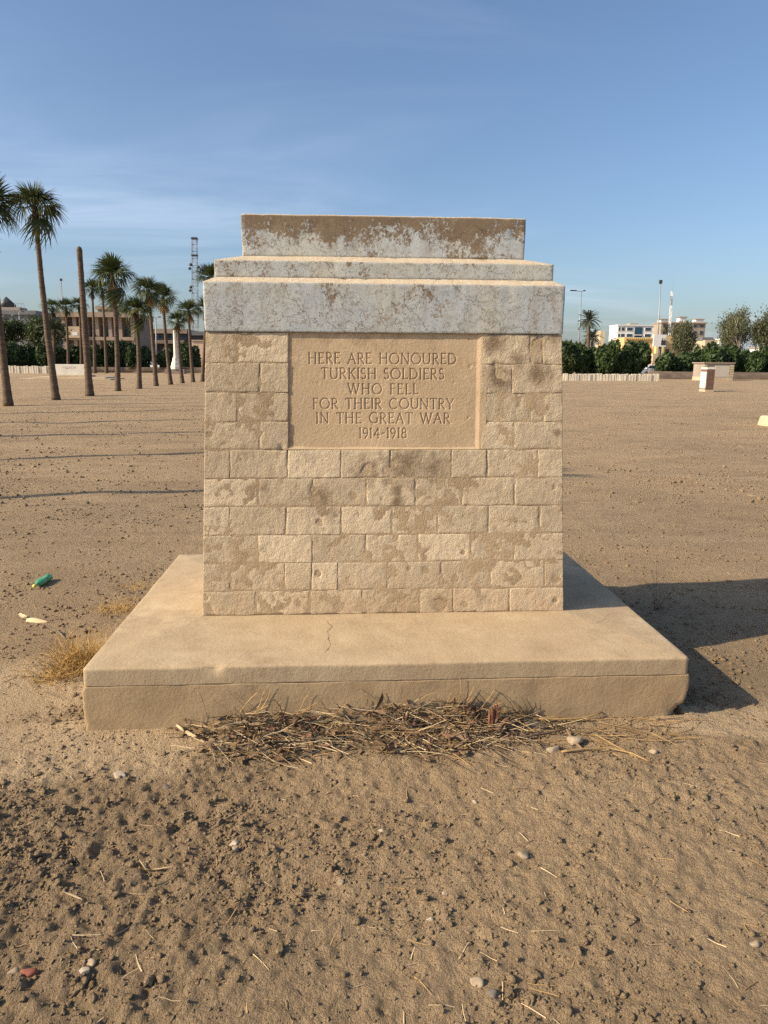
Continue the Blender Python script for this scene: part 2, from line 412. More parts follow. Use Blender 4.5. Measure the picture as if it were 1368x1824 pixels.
M['cream'] = plain('cream_stone', (.50, .40, .27), .9, .14, 1.5, .01, 20)
M['white_stone'] = plain('white_stone', (.70, .66, .57), .9, .1, 1.5, .01, 20)
M['yellow'] = plain('ochre_render', (.60, .43, .20), .9, .1, .5)
M['yellow_pale'] = plain('pale_yellow_trim', (.70, .58, .30), .9, .08, .5)  # paler yellow for cornice, frames, pilasters and porch
M['brown_wall'] = plain('brown_wall', (.27, .21, .17), .9, .12, .4)
M['brown_band'] = plain('brown_fascia', (.33, .26, .20), .9, .12, .4)
M['dark_wall'] = plain('dark_recess', (.10, .085, .075), .9, .2, .5)
M['grey_wall'] = plain('grey_cladding', (.16, .165, .175), .7, .12, .4)
M['concrete'] = plain('raw_concrete', (.33, .28, .23), .9, .15, .7)
M['glass'] = plain('window_glass', (.045, .075, .095), .15, .3, .4)
M['glass_blue'] = plain('blue_curtain_glass', (.035, .085, .13), .12, .3, .4)
M['door'] = plain('brown_timber', (.16, .075, .035), .7, .25, 3)
M['steel'] = plain('galvanised_steel', (.30, .32, .34), .5, .15, 1, 0, 30, .4)
M['dark_steel'] = plain('dark_steel', (.06, .065, .07), .5, .2, 1, 0, 30, .3)
M['red_paint'] = plain('red_paint', (.45, .075, .05), .6, .15, 2)
M['white_paint'] = plain('white_paint', (.75, .75, .73), .6, .08, 2)
M['brick'] = plain('brown_brick', (.20, .120, .088), .9, .2, 4, .01, 30, rnd=.35)
M['slab'] = plain('worn_headstone', (.80, .72, .56), .92, .15, 1.8, .01, 25, rnd=.35)
M['dark_soil'] = plain('dark_rubble', (.14, .105, .08), .95, .3, 1.5, .03, 8)
M['straw'] = plain('straw', (.38, .25, .115), .8, .35, 9)
M['straw_pale'] = plain('pale_straw', (.56, .44, .27), .75, .25, 9)
M['leaf_brown'] = plain('brown_leaf', (.16, .105, .062), .8, .5, 14)
M['leaf_red'] = plain('reddish_leaf', (.155, .082, .055), .8, .4, 14)
M['twig'] = plain('dark_twig', (.10, .068, .045), .9, .4, 20)
M['bark_red'] = plain('palm_fibre_bark', (.21, .095, .055), .95, .5, 30, .01, 60)
M['bark_grey'] = plain('grey_bark', (.12, .10, .078), .95, .3, 20, .005, 60)
M['pebble'] = plain('pebble', (.33, .26, .18), .9, .3, 30, .002, 120)
M['pebble_white'] = plain('white_pebble', (.43, .36, .27), .9, .3, 30, .002, 120)
M['pebble_red'] = plain('red_brick_fragment', (.27, .095, .06), .9, .35, 30, .002, 120)
M['pebble_grey'] = plain('grey_pebble', (.17, .14, .11), .85, .25, 30, .002, 120)
M['print_dark'] = plain('dark_print', (.05, .05, .06), .5, .3, 2)
M['print_skin'] = plain('warm_print', (.30, .20, .15), .5, .1, 2)
M['car_white'] = plain('white_car_paint', (.72, .73, .74), .3, .03, 1)
M['rubber'] = plain('tyre_rubber', (.03, .03, .03), .8, .2, 4)
tb = NT('green_plastic'); tb.out(tb.mix(tb.map(tb.noise(30, 3), .3, .7), (.07, .34, .15), (.16, .50, .26)), .25)
tb.b.inputs['Transmission Weight'].default_value = .25; M['green'] = tb.m
M['cap_yellow'] = plain('yellow_cap', (.62, .58, .16), .4, .1, 10)

# ------------------------------------------------------------------ ground
PD = 1.8673                                   # plinth depth (front edge on y = 0)
def ground_height(x, y, step):
    def ok(wl): return np.clip((wl / np.maximum(step, 1e-6) - 1.6) / 2.0, 0, 1)
    cl = cloddy(x, y)
    far = sstep(2.5, 14, np.hypot(x, y + 1.0))
    h = .020 * noise2(x * .55, y * .55, 3) + .016 * fbm2(x * 1.3, y * 1.9, 5, 2)
    h = h + far * .020 * fbm2(x * .22, y * 1.1, 9, 3) * ok(.5)
    h = h + .0045 * noise2(x * 6, y * 6, 11) * ok(.16) + (.0030 * cl + .006 * far) * noise2(x * 12, y * 12, 12) * ok(.08)
    h = h + (.005 + .006 * cl) * noise2(x * 26, y * 26, 13) * ok(.04) + (.0032 + .0042 * cl) * noise2(x * 60, y * 60, 14) * ok(.016)
    h = h + cl * (.20 * .055 * lumps(x / .055, y / .055, 21) * ok(.055) + .60 * .028 * lumps(x / .028, y / .028, 31) * ok(.028))
    h = h + (1 - cl) * .25 * .04 * lumps(x / .04, y / .04, 51) * ok(.04)
    # wheel ruts curving across the field on the left
    for rr, cx_, cy_, am in ((26.0, 6.0, 38.0, .022), (27.7, 6.0, 38.0, .022), (31.0, 9.0, 41.0, .018), (18.5, -2.0, 27.0, .015)):
        dr = np.hypot(x - cx_, (y - cy_)) - rr + .12 * noise2(x * .5, y * .5, 61)
        h = h + ok(.45) * am * (np.exp(-((np.abs(dr) - .22) / .10) ** 2) - .9 * np.exp(-(dr / .14) ** 2)) * sstep(30, 6, np.abs(x)) * (.6 + .4 * noise2(x * 1.7, y * 1.7, 62))
    # shallow scuffs and hoof-like dents
    dn = lumps(x / .22, y / .16, 41, .4)
    h = h - .035 * dn * .22 * ok(.2) * (1 - far)
    # soil banked a little against the plinth
    dx = np.maximum(np.abs(x) - 1.35, 0); dy = np.maximum(np.maximum(-y, y - PD), 0); d = np.hypot(dx, dy)
    h = h * (.35 + .65 * sstep(.02, .30, d)) + .016 * np.exp(-(d / .10) ** 2)
    h = h - .035 * sstep(.03, -.0, d) * (d <= 0.0001)
    return h
def cloddy(x, y):
    c = .55 + .55 * fbm2(x * .9 + 4, y * .9, 71, 3)
    c = c + .35 * sstep(.5, -1.2, x) * sstep(.2, -.7, y) - .12 * sstep(.2, 1.0, x)
    return np.clip(np.maximum(c, .34) * (1 - .75 * sandy(x, y)), .08, 1)
def sandy(x, y):
    n = .35 * fbm2(x * 3, y * 3, 81, 3)
    a = np.exp(-(((x + 1.55) / .75) ** 2 + ((y + .10) / .23) ** 2) * .9) * 1.25
    b = np.exp(-(((x + 1.75) / .45) ** 2 + ((y - .45) / .5) ** 2)) * .9
    c = np.exp(-(((x - 1.5) / .7) ** 2 + ((y + .05) / .16) ** 2)) * .75
    e = np.exp(-(((x - .1) / 1.6) ** 2 + ((y + .12) / .10) ** 2)) * .5
    s = np.maximum.reduce([a, b, c, e])
    return np.clip(sstep(.28, .75, s + n * (s > .02)), 0, 1)
def grade(lo, hi, step, far, ratio):
    out = list(np.arange(lo, hi + 1e-6, step)); s = step; x = out[-1]
    while x < far: s *= ratio; x += s; out.append(x)
    return out
xp = grade(0, 1.55, .0078, 4000, 1.055)
xs = np.array(sorted(set([-v for v in xp[1:]] + xp)))
yp = [-1.85]; s = .0078
while yp[-1] < 4000:
    y = yp[-1]
    s = .0078 if y < .15 else .0078 * ((y + 2.92) / 3.05) ** 1.75 if y < 60 else s * 1.25
    yp.append(y + s)
yn = []; y, s = -1.85, .0078
while y > -60: s *= 1.3; y -= s; yn.append(y)
ys = np.array(yn[::-1] + yp)
GX, GY = np.meshgrid(xs, ys)
dxs, dys = np.gradient(xs), np.gradient(ys)
ST = np.maximum(dxs[None, :] * np.ones_like(GY), dys[:, None] * .6)
GZ = ground_height(GX, GY, ST)
nX, nY = len(xs), len(ys)
I = (np.arange(nY - 1)[:, None] * nX + np.arange(nX - 1)[None, :]).ravel()
gme = npmesh('ground', np.stack([GX.ravel(), GY.ravel(), GZ.ravel()], 1), np.stack([I, I + 1, I + 1 + nX, I + nX], 1), None, M['soil'], True)
sa = gme.attributes.new('sand', 'FLOAT', 'POINT'); sa.data.foreach_set('value', sandy(GX, GY).ravel().astype(np.float32))
da = np.clip(cloddy(GX, GY) - .35, 0, 1) * np.clip(1.2 - np.hypot(GX, GY + 1.2) / 6, 0, 1)
dd = gme.attributes.new('damp', 'FLOAT', 'POINT'); dd.data.foreach_set('value', da.ravel().astype(np.float32))
tag(link('ground', gme), 'bare brown cloddy soil around the stone memorial', None, None, 'structure')
def gz(x, y):
    x, y = np.atleast_1d(np.asarray(x, float)), np.atleast_1d(np.asarray(y, float))
    i = np.clip(np.searchsorted(xs, x) - 1, 0, nX - 2); j = np.clip(np.searchsorted(ys, y) - 1, 0, nY - 2)
    fx = (x - xs[i]) / (xs[i + 1] - xs[i]); fy = (y - ys[j]) / (ys[j + 1] - ys[j])
    return (GZ[j, i] * (1 - fx) + GZ[j, i + 1] * fx) * (1 - fy) + (GZ[j + 1, i] * (1 - fx) + GZ[j + 1, i + 1] * fx) * fy
def gzf(x, y): return float(gz(x, y)[0])

# loose clods and grit lying on the soil
def ico(sub):
    bm = bmesh.new(); bmesh.ops.create_icosphere(bm, subdivisions=sub, radius=1.0)
    V = np.array([v.co[:] for v in bm.verts]); F = np.array([[v.index for v in f.verts] for f in bm.faces]); bm.free(); return V, F
def scatter_clods(n, rmin, rmax, sub, seed, xr, yr):
    g = np.random.default_rng(seed); V0, F0 = ico(sub)
    x = g.uniform(*xr, n * 3); y = yr[0] + (yr[1] - yr[0]) * g.uniform(0, 1, n * 3) ** 1.3
    keep = g.uniform(0, 1, n * 3) < (.12 + cloddy(x, y) ** 1.4) * (.25 + .75 * sstep(-.15, .15, fbm2(x * 2.2, y * 2.2, 91, 3)))
    inside = (np.abs(x) < 1.37) & (y > -.02) & (y < PD + .02)
    keep &= ~inside
    x, y = x[keep][:n], y[keep][:n]; n = len(x)
    r = rmin + (rmax - rmin) * g.uniform(0, 1, n) ** 4.2
    z = gz(x, y) + r * .22
    k = len(V0)
    jit = 1 + .42 * g.standard_normal((n, k, 1)).clip(-1.4, 1.4)
    P = V0[None] * jit * (r[:, None, None] * g.uniform(.65, 1.3, (n, 1, 3))) * np.array([1, 1, .72])
    a = g.uniform(0, 6.283, n); ca, sa_ = np.cos(a)[:, None], np.sin(a)[:, None]
    P = np.stack([P[..., 0] * ca - P[..., 1] * sa_, P[..., 0] * sa_ + P[..., 1] * ca, P[..., 2]], -1)
    P += np.stack([x, y, z], 1)[:, None]
    Fx = (F0[None] + (np.arange(n) * k)[:, None, None]).reshape(-1, 3)
    return P.reshape(-1, 3), Fx
PV, PF, off = [], [], 0
for args in ((30000, .0016, .0075, 1, 1, (-1.9, 1.9), (-1.9, .3)), (9000, .0025, .011, 1, 6, (-4.5, 4.5), (-4.5, .6)), (4200, .003, .014, 1, 2, (-1.9, 1.9), (-1.85, .9)),
             (260, .007, .018, 2, 3, (-2.2, 2.0), (-1.85, .3)), (16000, .004, .016, 1, 4, (-5, 6), (.1, 7)), (9000, .008, .030, 1, 5, (-12, 14), (5, 22))):
    V, F = scatter_clods(*args); PV.append(V); PF.append(F + off); off += len(V)
cme = npmesh('soil_clods', np.concatenate(PV), None, np.concatenate(PF), M['soil'], False)
tag(link('soil_clods', cme), 'loose crumbs and clods of soil strewn over the ground', None, None, 'stuff')

# ------------------------------------------------------------------ the stone memorial
WB_, WT_, ZB, ZT, YB, LEAN = .9386, .8731, .325, 1.7393, .5647, .0785
YC = PD / 2
def tt(z): return (z - ZB) / (ZT - ZB)
def wz(z): return WB_ + (WT_ - WB_) * tt(z)
def yfz(z): return YB + LEAN * tt(z)
def ykz(z): return 2 * YC - YB - LEAN * tt(z)
def onface(px, py):                                     # pixel -> x, z on the battered front
    Y = YB
    for _ in range(4): P = at(px, py, Y); Y = yfz(P[2])
    return P[0], P[2]
MON = empty('stone_memorial', (0, YC, 0), 'weathered limestone memorial with an inscription panel, stepped painted cap and broad plinth', 'memorial')
ORG = np.array([0, YC, 0])
def ring_pts(w0, w1, y0, y1, res, rc, cnt):
    nx, ny = cnt
    def side(n, L):
        t = np.linspace(0, 1, n + 1); e = np.array([rc * .12, rc * .4, rc]) / max(L, 1e-6)
        return np.unique(np.clip(np.concatenate([t[1:-1][(t[1:-1] > e[-1] * 1.2) & (t[1:-1] < 1 - e[-1] * 1.2)], [0, 1], e, 1 - e]), 0, 1))
    return side(nx, w1 - w0), side(ny, y1 - y0)
def loft(rings, res, rc=.01, disp=None, vres=None):
    # rings: (x0, x1, y0, y1, z) from bottom to top; sides subdivided, corners rounded
    r0 = max(rings, key=lambda r: r[1] - r[0]); sx, sy = ring_pts(*r0[:4], res, rc, (max(1, int((r0[1] - r0[0]) / res)), max(1, int((r0[3] - r0[2]) / res))))
    u = np.concatenate([sx[:-1], np.ones(len(sy) - 1), 1 - sx[:-1], np.zeros(len(sy) - 1)])
    v = np.concatenate([np.zeros(len(sx) - 1), sy[:-1], np.ones(len(sx) - 1), 1 - sy[:-1]])
    full = [rings[0]]; vres = vres or res
    for a, b in zip(rings[:-1], rings[1:]):
        L = max(abs(b[4] - a[4]), abs(b[2] - a[2]), abs(b[0] - a[0])); m = max(1, int(L / vres))
        for k in range(1, m + 1): full.append(tuple(a[i] + (b[i] - a[i]) * k / m for i in range(5)))
    V = []
    for x0, x1, y0, y1, z in full:
        x, y = x0 + u * (x1 - x0), y0 + v * (y1 - y0)
        q = min(rc, (x1 - x0) / 2.01, (y1 - y0) / 2.01)
        ix, iy = np.clip(x, x0 + q, x1 - q), np.clip(y, y0 + q, y1 - q)
        dx, dy = x - ix, y - iy; L = np.hypot(dx, dy); k = np.where(L > q, q / np.maximum(L, 1e-9), 1)
        V.append(np.stack([ix + dx * k, iy + dy * k, np.full_like(x, z)], 1))
    V = np.concatenate(V); n = len(u); m = len(full)
    if disp is not None: V = disp(V)
    i = np.arange(n); j = np.arange(m - 1)[:, None] * n
    Q = np.stack([(j + i), (j + (i + 1) % n), (j + n + (i + 1) % n), (j + n + i)], -1).reshape(-1, 4)
    return V, Q, n, m
def loft_obj(name, rings, res, mat, parent, rc=.01, disp=None, vres=None, smooth=True, org=None):
    V, Q, n, m = loft(rings, res, rc, disp, vres)
    org = np.zeros(3) if org is None else org
    top = V[(m - 1) * n:].mean(0); bot = V[:n].mean(0)
    V = np.concatenate([V, [bot, top]]); i = np.arange(n)
    T = np.concatenate([np.stack([(i + 1) % n, i, np.full(n, len(V) - 2)], 1), np.stack([(m - 1) * n + i, (m - 1) * n + (i + 1) % n, np.full(n, len(V) - 1)], 1)])
    me = npmesh(name, V - org, Q, T, mat, smooth)
    return link(name, me, parent)
def rough_disp(amp, sc, seed, chip=0.0):
    def f(V):
        d = np.stack([fbm3(V[:, 0] * sc, V[:, 1] * sc, V[:, 2] * sc, seed + k * 7, 3) for k in range(3)], 1) * amp
        V = V + d
        if chip:
            c = fbm3(V[:, 0] * 11, V[:, 1] * 11, V[:, 2] * 11, seed + 50, 2)
            V = V - (np.clip(c - .75, 0, 1) * chip)[:, None] * np.sign(V - np.array([0, YC, V[:, 2].mean()]))
        return V
    return f
# plinth: lower course and weathered top slab
PW2 = 1.3438
def plinth_break(V):
    V = rough_disp(.002, 9, 301)(V)
    x, y, z = V.T
    n = fbm3(x * 26, y * 26, z * 30, 77, 3)
    w = sstep(1.24, 1.345, x) * sstep(.30, .02, y) * sstep(.10 + .03 * n, .05, z)
    V[:, 0] -= w * (.034 + .026 * n); V[:, 1] += w * (.016 + .012 * n)
    n2 = fbm3(x * 9, y * 3, z * 22, 78, 2)
    V[:, 0] += .010 * n2 * sstep(1.30, 1.345, np.abs(x)) * np.sign(x)
    return V
W2 = PW2 + .006
loft_obj('plinth', [(-W2 - .004, W2 + .004, -.008, PD + .008, -.10), (-W2, W2, -.004, PD + .004, .10), (-W2 + .001, W2 - .001, -.0014, PD + .0014, .211), (-W2 + .001, W2 - .001, -.0012, PD + .0012, .2165),
                    (-W2 + .003, W2 - .003, .0005, PD, .2176), (-1, 1, .5, PD - .5, .2176)], .022, M['lower_cement'], MON, .012, plinth_break, .02, True, ORG)
P2 = PW2
def slab_disp(V):
    V = rough_disp(.0016, 7, 331)(V)
    x, y, z = V.T
    e = np.maximum(sstep(.03, .0, y), np.maximum(sstep(1.31, 1.34, np.abs(x)), 0)) * sstep(.27, .30, z)
    c = np.clip(fbm3(x * 13, y * 13, z * 5, 340, 3) - .78, 0, 1)
    V[:, 2] -= e * c * .035; V[:, 1] += e * c * .03 * (y < .05)
    return V
loft_obj('plinth_slab', [(-P2 + .001, P2 - .001, .0008, PD - .0008, .2184), (-P2 - .001, P2 + .001, -.001, PD + .001, .2194), (-P2 - .001, P2 + .001, -.001, PD + .001, .2225), (-P2, P2, -.0008, PD, .250), (-P2 + .0, P2 - .0, -.0005, PD, .286), (-P2 + .0, P2 - .0, -.0003, PD, .292),
                         (-P2 + .002, P2 - .002, .002, PD - .002, .2965), (-P2 + .005, P2 - .005, .005, PD - .005, .2995), (-P2 + .010, P2 - .010, .010, PD - .010, .301),
                         (-WB_ - .0, WB_ + .0, YB, 2 * YC - YB, .3262), (-.5, .5, YC - .2, YC + .2, .3262)], .022, M['cement'], MON, .014, slab_disp, .022, True, ORG)

# courses and joints of the front, read off the face
COURSES = [592, 646, 699, 751, 801.5, 852.5, 903.5, 954.5, 1004.5, 1054, 1101]
CZ = [onface(363, v)[1] for v in COURSES]; CZ[0] = ZT; CZ[-1] = ZB
JOINTS = [[421, 511, 853, 943, 966], [460, 511, 853, 910], [421, 511, 853, 943, 968], [460, 511, 853, 913],
          [408.5, 509, 603, 690, 800, 864, 957], [457, 553, 648, 735, 819, 914], [408, 506, 603, 694, 775, 867, 960],
          [457, 552, 646.5, 740, 835, 913], [408, 504, 551, 597, 686, 781, 870.5, 969], [452.5, 548, 640.5, 743, 803, 905]]
PITS = [(569, 930, 5, 15), (566, 1022, 6, 13), (630, 884, 5, 12), (558, 871, 4, 9), (562, 886, 5, 10), (826, 985, 3, 14), (372, 775, 4, 12), (745, 878, 5, 10),
        (768, 943, 4, 10), (780, 1075, 8, 10), (788, 1083, 5, 10), (828, 1077, 5, 9), (695, 858, 6, 8), (988, 868, 4, 8), (990, 1032, 6, 12), (989, 1070, 5, 9),
        (890, 665, 9, 9), (900, 672, 7, 9), (882, 650, 6, 7), (955, 620, 5, 14), (958, 610, 5, 12), (963, 600, 4, 10), (650, 840, 6, 12), (655, 832, 5, 10), (690, 838, 6, 12),
        (700, 826, 5, 8), (925, 722, 3, 8), (926, 712, 3, 8), (475, 617, 3, 8), (425, 757, 4, 8), (462, 772, 5, 7), (503, 797, 7, 7), (812, 1030, 5, 8), (729, 1013, 4, 9),
        (757, 1015, 5, 8), (448, 888, 4, 8), (440, 893, 4, 8), (371, 1085, 7, 10), (375, 1092, 6, 10), (366, 1065, 5, 8), (640, 1085, 6, 5), (735, 1090, 6, 10), (740, 1070, 4, 9),
        (530, 870, 4, 5), (848, 1012, 4, 8), (705, 958, 5, 6), (605, 1080, 8, 5), (460, 1065, 5, 6), (700, 1012, 5, 7), (912, 1015, 4, 6), (680, 888, 3, 6), (600, 920, 3, 5), (420, 640, 3, 6)]
STAINS = [(880, 612, 26, 1.0), (925, 640, 26, .7), (890, 672, 30, 1.05), (960, 660, 30, .95), (965, 730, 14, .9), (993, 770, 9, .9), (955, 612, 22, .9), (720, 830, 55, .8), (770, 838, 40, .7),
          (655, 838, 35, .75), (572, 885, 26, .8), (590, 915, 20, .6), (706, 874, 16, .95), (710, 893, 18, .85), (760, 865, 24, .5), (470, 870, 14, .6), (385, 920, 22, .45), (783, 1075, 20, .95),
          (860, 1065, 24, .5), (465, 980, 14, .45), (990, 600, 20, .6), (545, 815, 30, .4), (430, 800, 24, .35), (395, 1030, 18, .4), (600, 985, 22, .3), (880, 885, 26, .35), (370, 600, 20, .3), (997, 700, 10, .6)]
def px2(L): return [(*onface(a, b), c * .00262, d) for a, b, c, d in L]
PITS, STAINS = px2(PITS), px2(STAINS)
def block(name, u0, u1, z0, z1, face, res, seed, mat, proud):
    # one dressed stone: fine worn face, rounded arrises, a body reaching 14 cm into the wall
    g = .0022; D = .14
    zm = (z0 + z1) / 2; W = wz(zm) if face in 'fb' else (ykz(zm) - yfz(zm)) / 2 - .145
    La, Lc = (u1 - u0) * W, z1 - z0
    ends = face in 'fb'
    def axis(L, res):
        n = max(2, int(L / res)); return np.unique(np.round(np.concatenate([np.linspace(0, L, n + 1), [.0018, .005, L - .0018, L - .005]]), 6))
    A, C, B = axis(La, res), axis(Lc, res), np.array([0, .006, D])
    na, nb, nc = len(A), len(B), len(C)
    pts, quads = [], []
    def addgrid(P, flip):
        h, w = P.shape[:2]; b = sum(len(p) for p in pts); pts.append(P.reshape(-1, 3)); k = b + (np.arange(h - 1)[:, None] * w + np.arange(w - 1)).ravel()
        q = np.stack([k, k + 1, k + 1 + w, k + w], 1); quads.append(q[:, ::-1] if flip else q)
    def G(a, b, c): return np.stack(np.broadcast_arrays(a, b, c), -1)
    addgrid(G(A[None, :], 0., C[:, None]), False)
    addgrid(G(A[None, :], B[:, None], 0.), True); addgrid(G(A[None, :], B[:, None], Lc), False)
    addgrid(G(0., B[:, None], C[None, :]), False); addgrid(G(La, B[:, None], C[None, :]), True)
    P = np.concatenate(pts); Q = np.concatenate(quads)
    key, first, inv = np.unique(np.round(P, 5), axis=0, return_index=True, return_inverse=True)
    P = P[first]; Q = inv.ravel()[Q]
    a, b, c = P.T
    corner0 = ends and u0 <= -.999; corner1 = ends and u1 >= .999
    # arris rounding and worn edges
    wob = fbm2(a * 30 + seed * 3.1, c * 30, 200 + seed, 2)
    ea = np.minimum(np.where(corner0, 9., a), np.where(corner1, 9., La - a)); ec = np.minimum(c, Lc - c)
    e = np.minimum(ea, ec)
    fr = (b < .004).astype(float)
    worn = np.clip(fbm2(a * 9 + seed, c * 9, 230 + seed, 2), -.2, 1)
    dep = fr * (.0020 * np.exp(-np.maximum(e, 0) / .0028) * (1 + 2.2 * worn) + .0009 * wob - proud)
    X, Z = (u0 * W + a), (z0 + c)
    dep += fr * (.0012 * fbm2(X * 7, Z * 7, 260, 3) + .0009 * fbm2(X * 55, Z * 55, 266, 2))
    if face == 'f':
        for px_, pz_, pr_, pd_ in PITS:
            d2 = ((X - px_) ** 2 + (Z - pz_) ** 2) / (pr_ * pr_); dep += fr * pd_ * .0010 * np.exp(-d2 * 1.2)
    in_a = np.where(corner0, 0, g * sstep(La * .5, 0, a)) - np.where(corner1, 0, g * sstep(La * .5, La, a))
    in_c = g * .7 * (sstep(Lc * .5, 0, c) - sstep(Lc * .5, Lc, c))
    a2, c2 = a + in_a * 2 * 0 + np.where(a < La / 2, in_a, in_a), c + in_c
    un = u0 + (a2 / La) * (u1 - u0); zz_ = z0 + c2
    side = np.zeros_like(a)
    if corner0: side += np.where(a < .001, 1, 0)
    if corner1: side -= np.where(a > La - .001, 1, 0)
    chipn = np.clip(fbm3(zz_ * 16, b * 12, np.full_like(b, seed), 270, 2) - .15, 0, 1)
    ex = side * (.002 + .012 * chipn * np.exp(-b / .02) + .002 * wob)
    dep += np.abs(side) * fr * (.004 + .008 * chipn)
    if face == 'f': V = np.stack([un * wz(zz_) + ex, yfz(zz_) + b + dep, zz_], 1)
    elif face == 'b': V = np.stack([un * wz(zz_) + ex, ykz(zz_) - b - dep, zz_], 1)
    else:
        y = YC + un * ((ykz(zz_) - yfz(zz_)) / 2 - .145); sg = -1 if face == 'l' else 1
        V = np.stack([sg * (wz(zz_) - b - dep), y, zz_], 1)
    if face in 'br': pass
    if face in 'bl': Q = Q[:, ::-1]
    me = npmesh(name, V - ORG, Q, None, mat, True)
    if face == 'f':
        st = np.zeros(len(X))
        for sx_, sz_, sr_, sv_ in STAINS: st = np.maximum(st, sv_ * np.exp(-((X - sx_) ** 2 + (Z - sz_) ** 2) / (sr_ * sr_)))
        me.attributes.new('stain_edge_dark', 'FLOAT', 'POINT').data.foreach_set('value', st.astype(np.float32))
        me.attributes.new('rust', 'FLOAT', 'POINT').data.foreach_set('value', (sstep(.62, .34, Z) * .55).astype(np.float32))
    return link(name, me, MON)
seed = 0
XL, XR = {}, {}
for ci in range(10):
    z1, z0 = CZ[ci], CZ[ci + 1]; zm = (z0 + z1) / 2
    pl = proj((-wz(zm), yfz(zm), zm))[0]; pr = proj((wz(zm), yfz(zm), zm))[0]
    us = [-1.0] + [2 * (x - pl) / (pr - pl) - 1 for x in JOINTS[ci]] + [1.0]
    for k in range(len(us) - 1):
        if ci < 4 and abs((us[k] + us[k + 1]) / 2 - .0) < .3 and us[k + 1] - us[k] > .8:
            XL[ci], XR[ci] = us[k] * wz(zm), us[k + 1] * wz(zm); continue
        seed += 1
        block('stone_block', us[k], us[k + 1], z0, z1, 'f', .0085, seed, M['stone'], random.uniform(-.0012, .0014))
    off = 0.0 if ci % 2 else .25
    for face in 'lr':
        cuts = [-1, -.1 + off, 1] if ci % 2 else [-1, .1, 1]
        for k in range(len(cuts) - 1):
            seed += 1; block('stone_block', cuts[k], cuts[k + 1], z0, z1, face, .03, seed, M['stone'], random.uniform(-.001, .0014))
    cuts = [-1, -.72, -.44, -.15, .14, .42, .71, 1] if ci % 2 else [-1, -.86, -.58, -.29, 0, .29, .57, .85, 1]
    for k in range(len(cuts) - 1):
        seed += 1; block('stone_block', cuts[k], cuts[k + 1], z0, z1, 'b', .04, seed, M['stone'], random.uniform(-.001, .0014))
PX0, PX1 = np.mean(list(XL.values())), np.mean(list(XR.values())); PZ0, PZ1 = CZ[4], ZT
def core_disp(V):
    x, y, z = V.T
    n = fbm3(x * 22, y * 22, z * 22, 401, 3)
    fr = y < yfz(np.clip(z, ZB, ZT)) + .02
    V = V.copy(); V[:, 1] += np.where(fr, -.0016 * n, 0)
    inside = fr & (x > PX0 - .03) & (x < PX1 + .03) & (z > PZ0 - .02)
    V[:, 1] += np.where(inside, .05, 0)
    near = np.maximum.reduce([PX0 - .03 - x, x - PX1 - .03, PZ0 - .02 - z, np.zeros_like(x)])
    V[:, 1] += np.where(fr & ~inside, .0045 * sstep(.05, .02, near), 0)
    return V
rec = .0015
loft_obj('mortar_core', [(-wz(z) + rec, wz(z) - rec, yfz(z) + rec, ykz(z) - rec, z) for z in (ZB + .001, ZT - .002)], .014, M['mortar'], MON, .004, core_disp, .014, True, ORG)

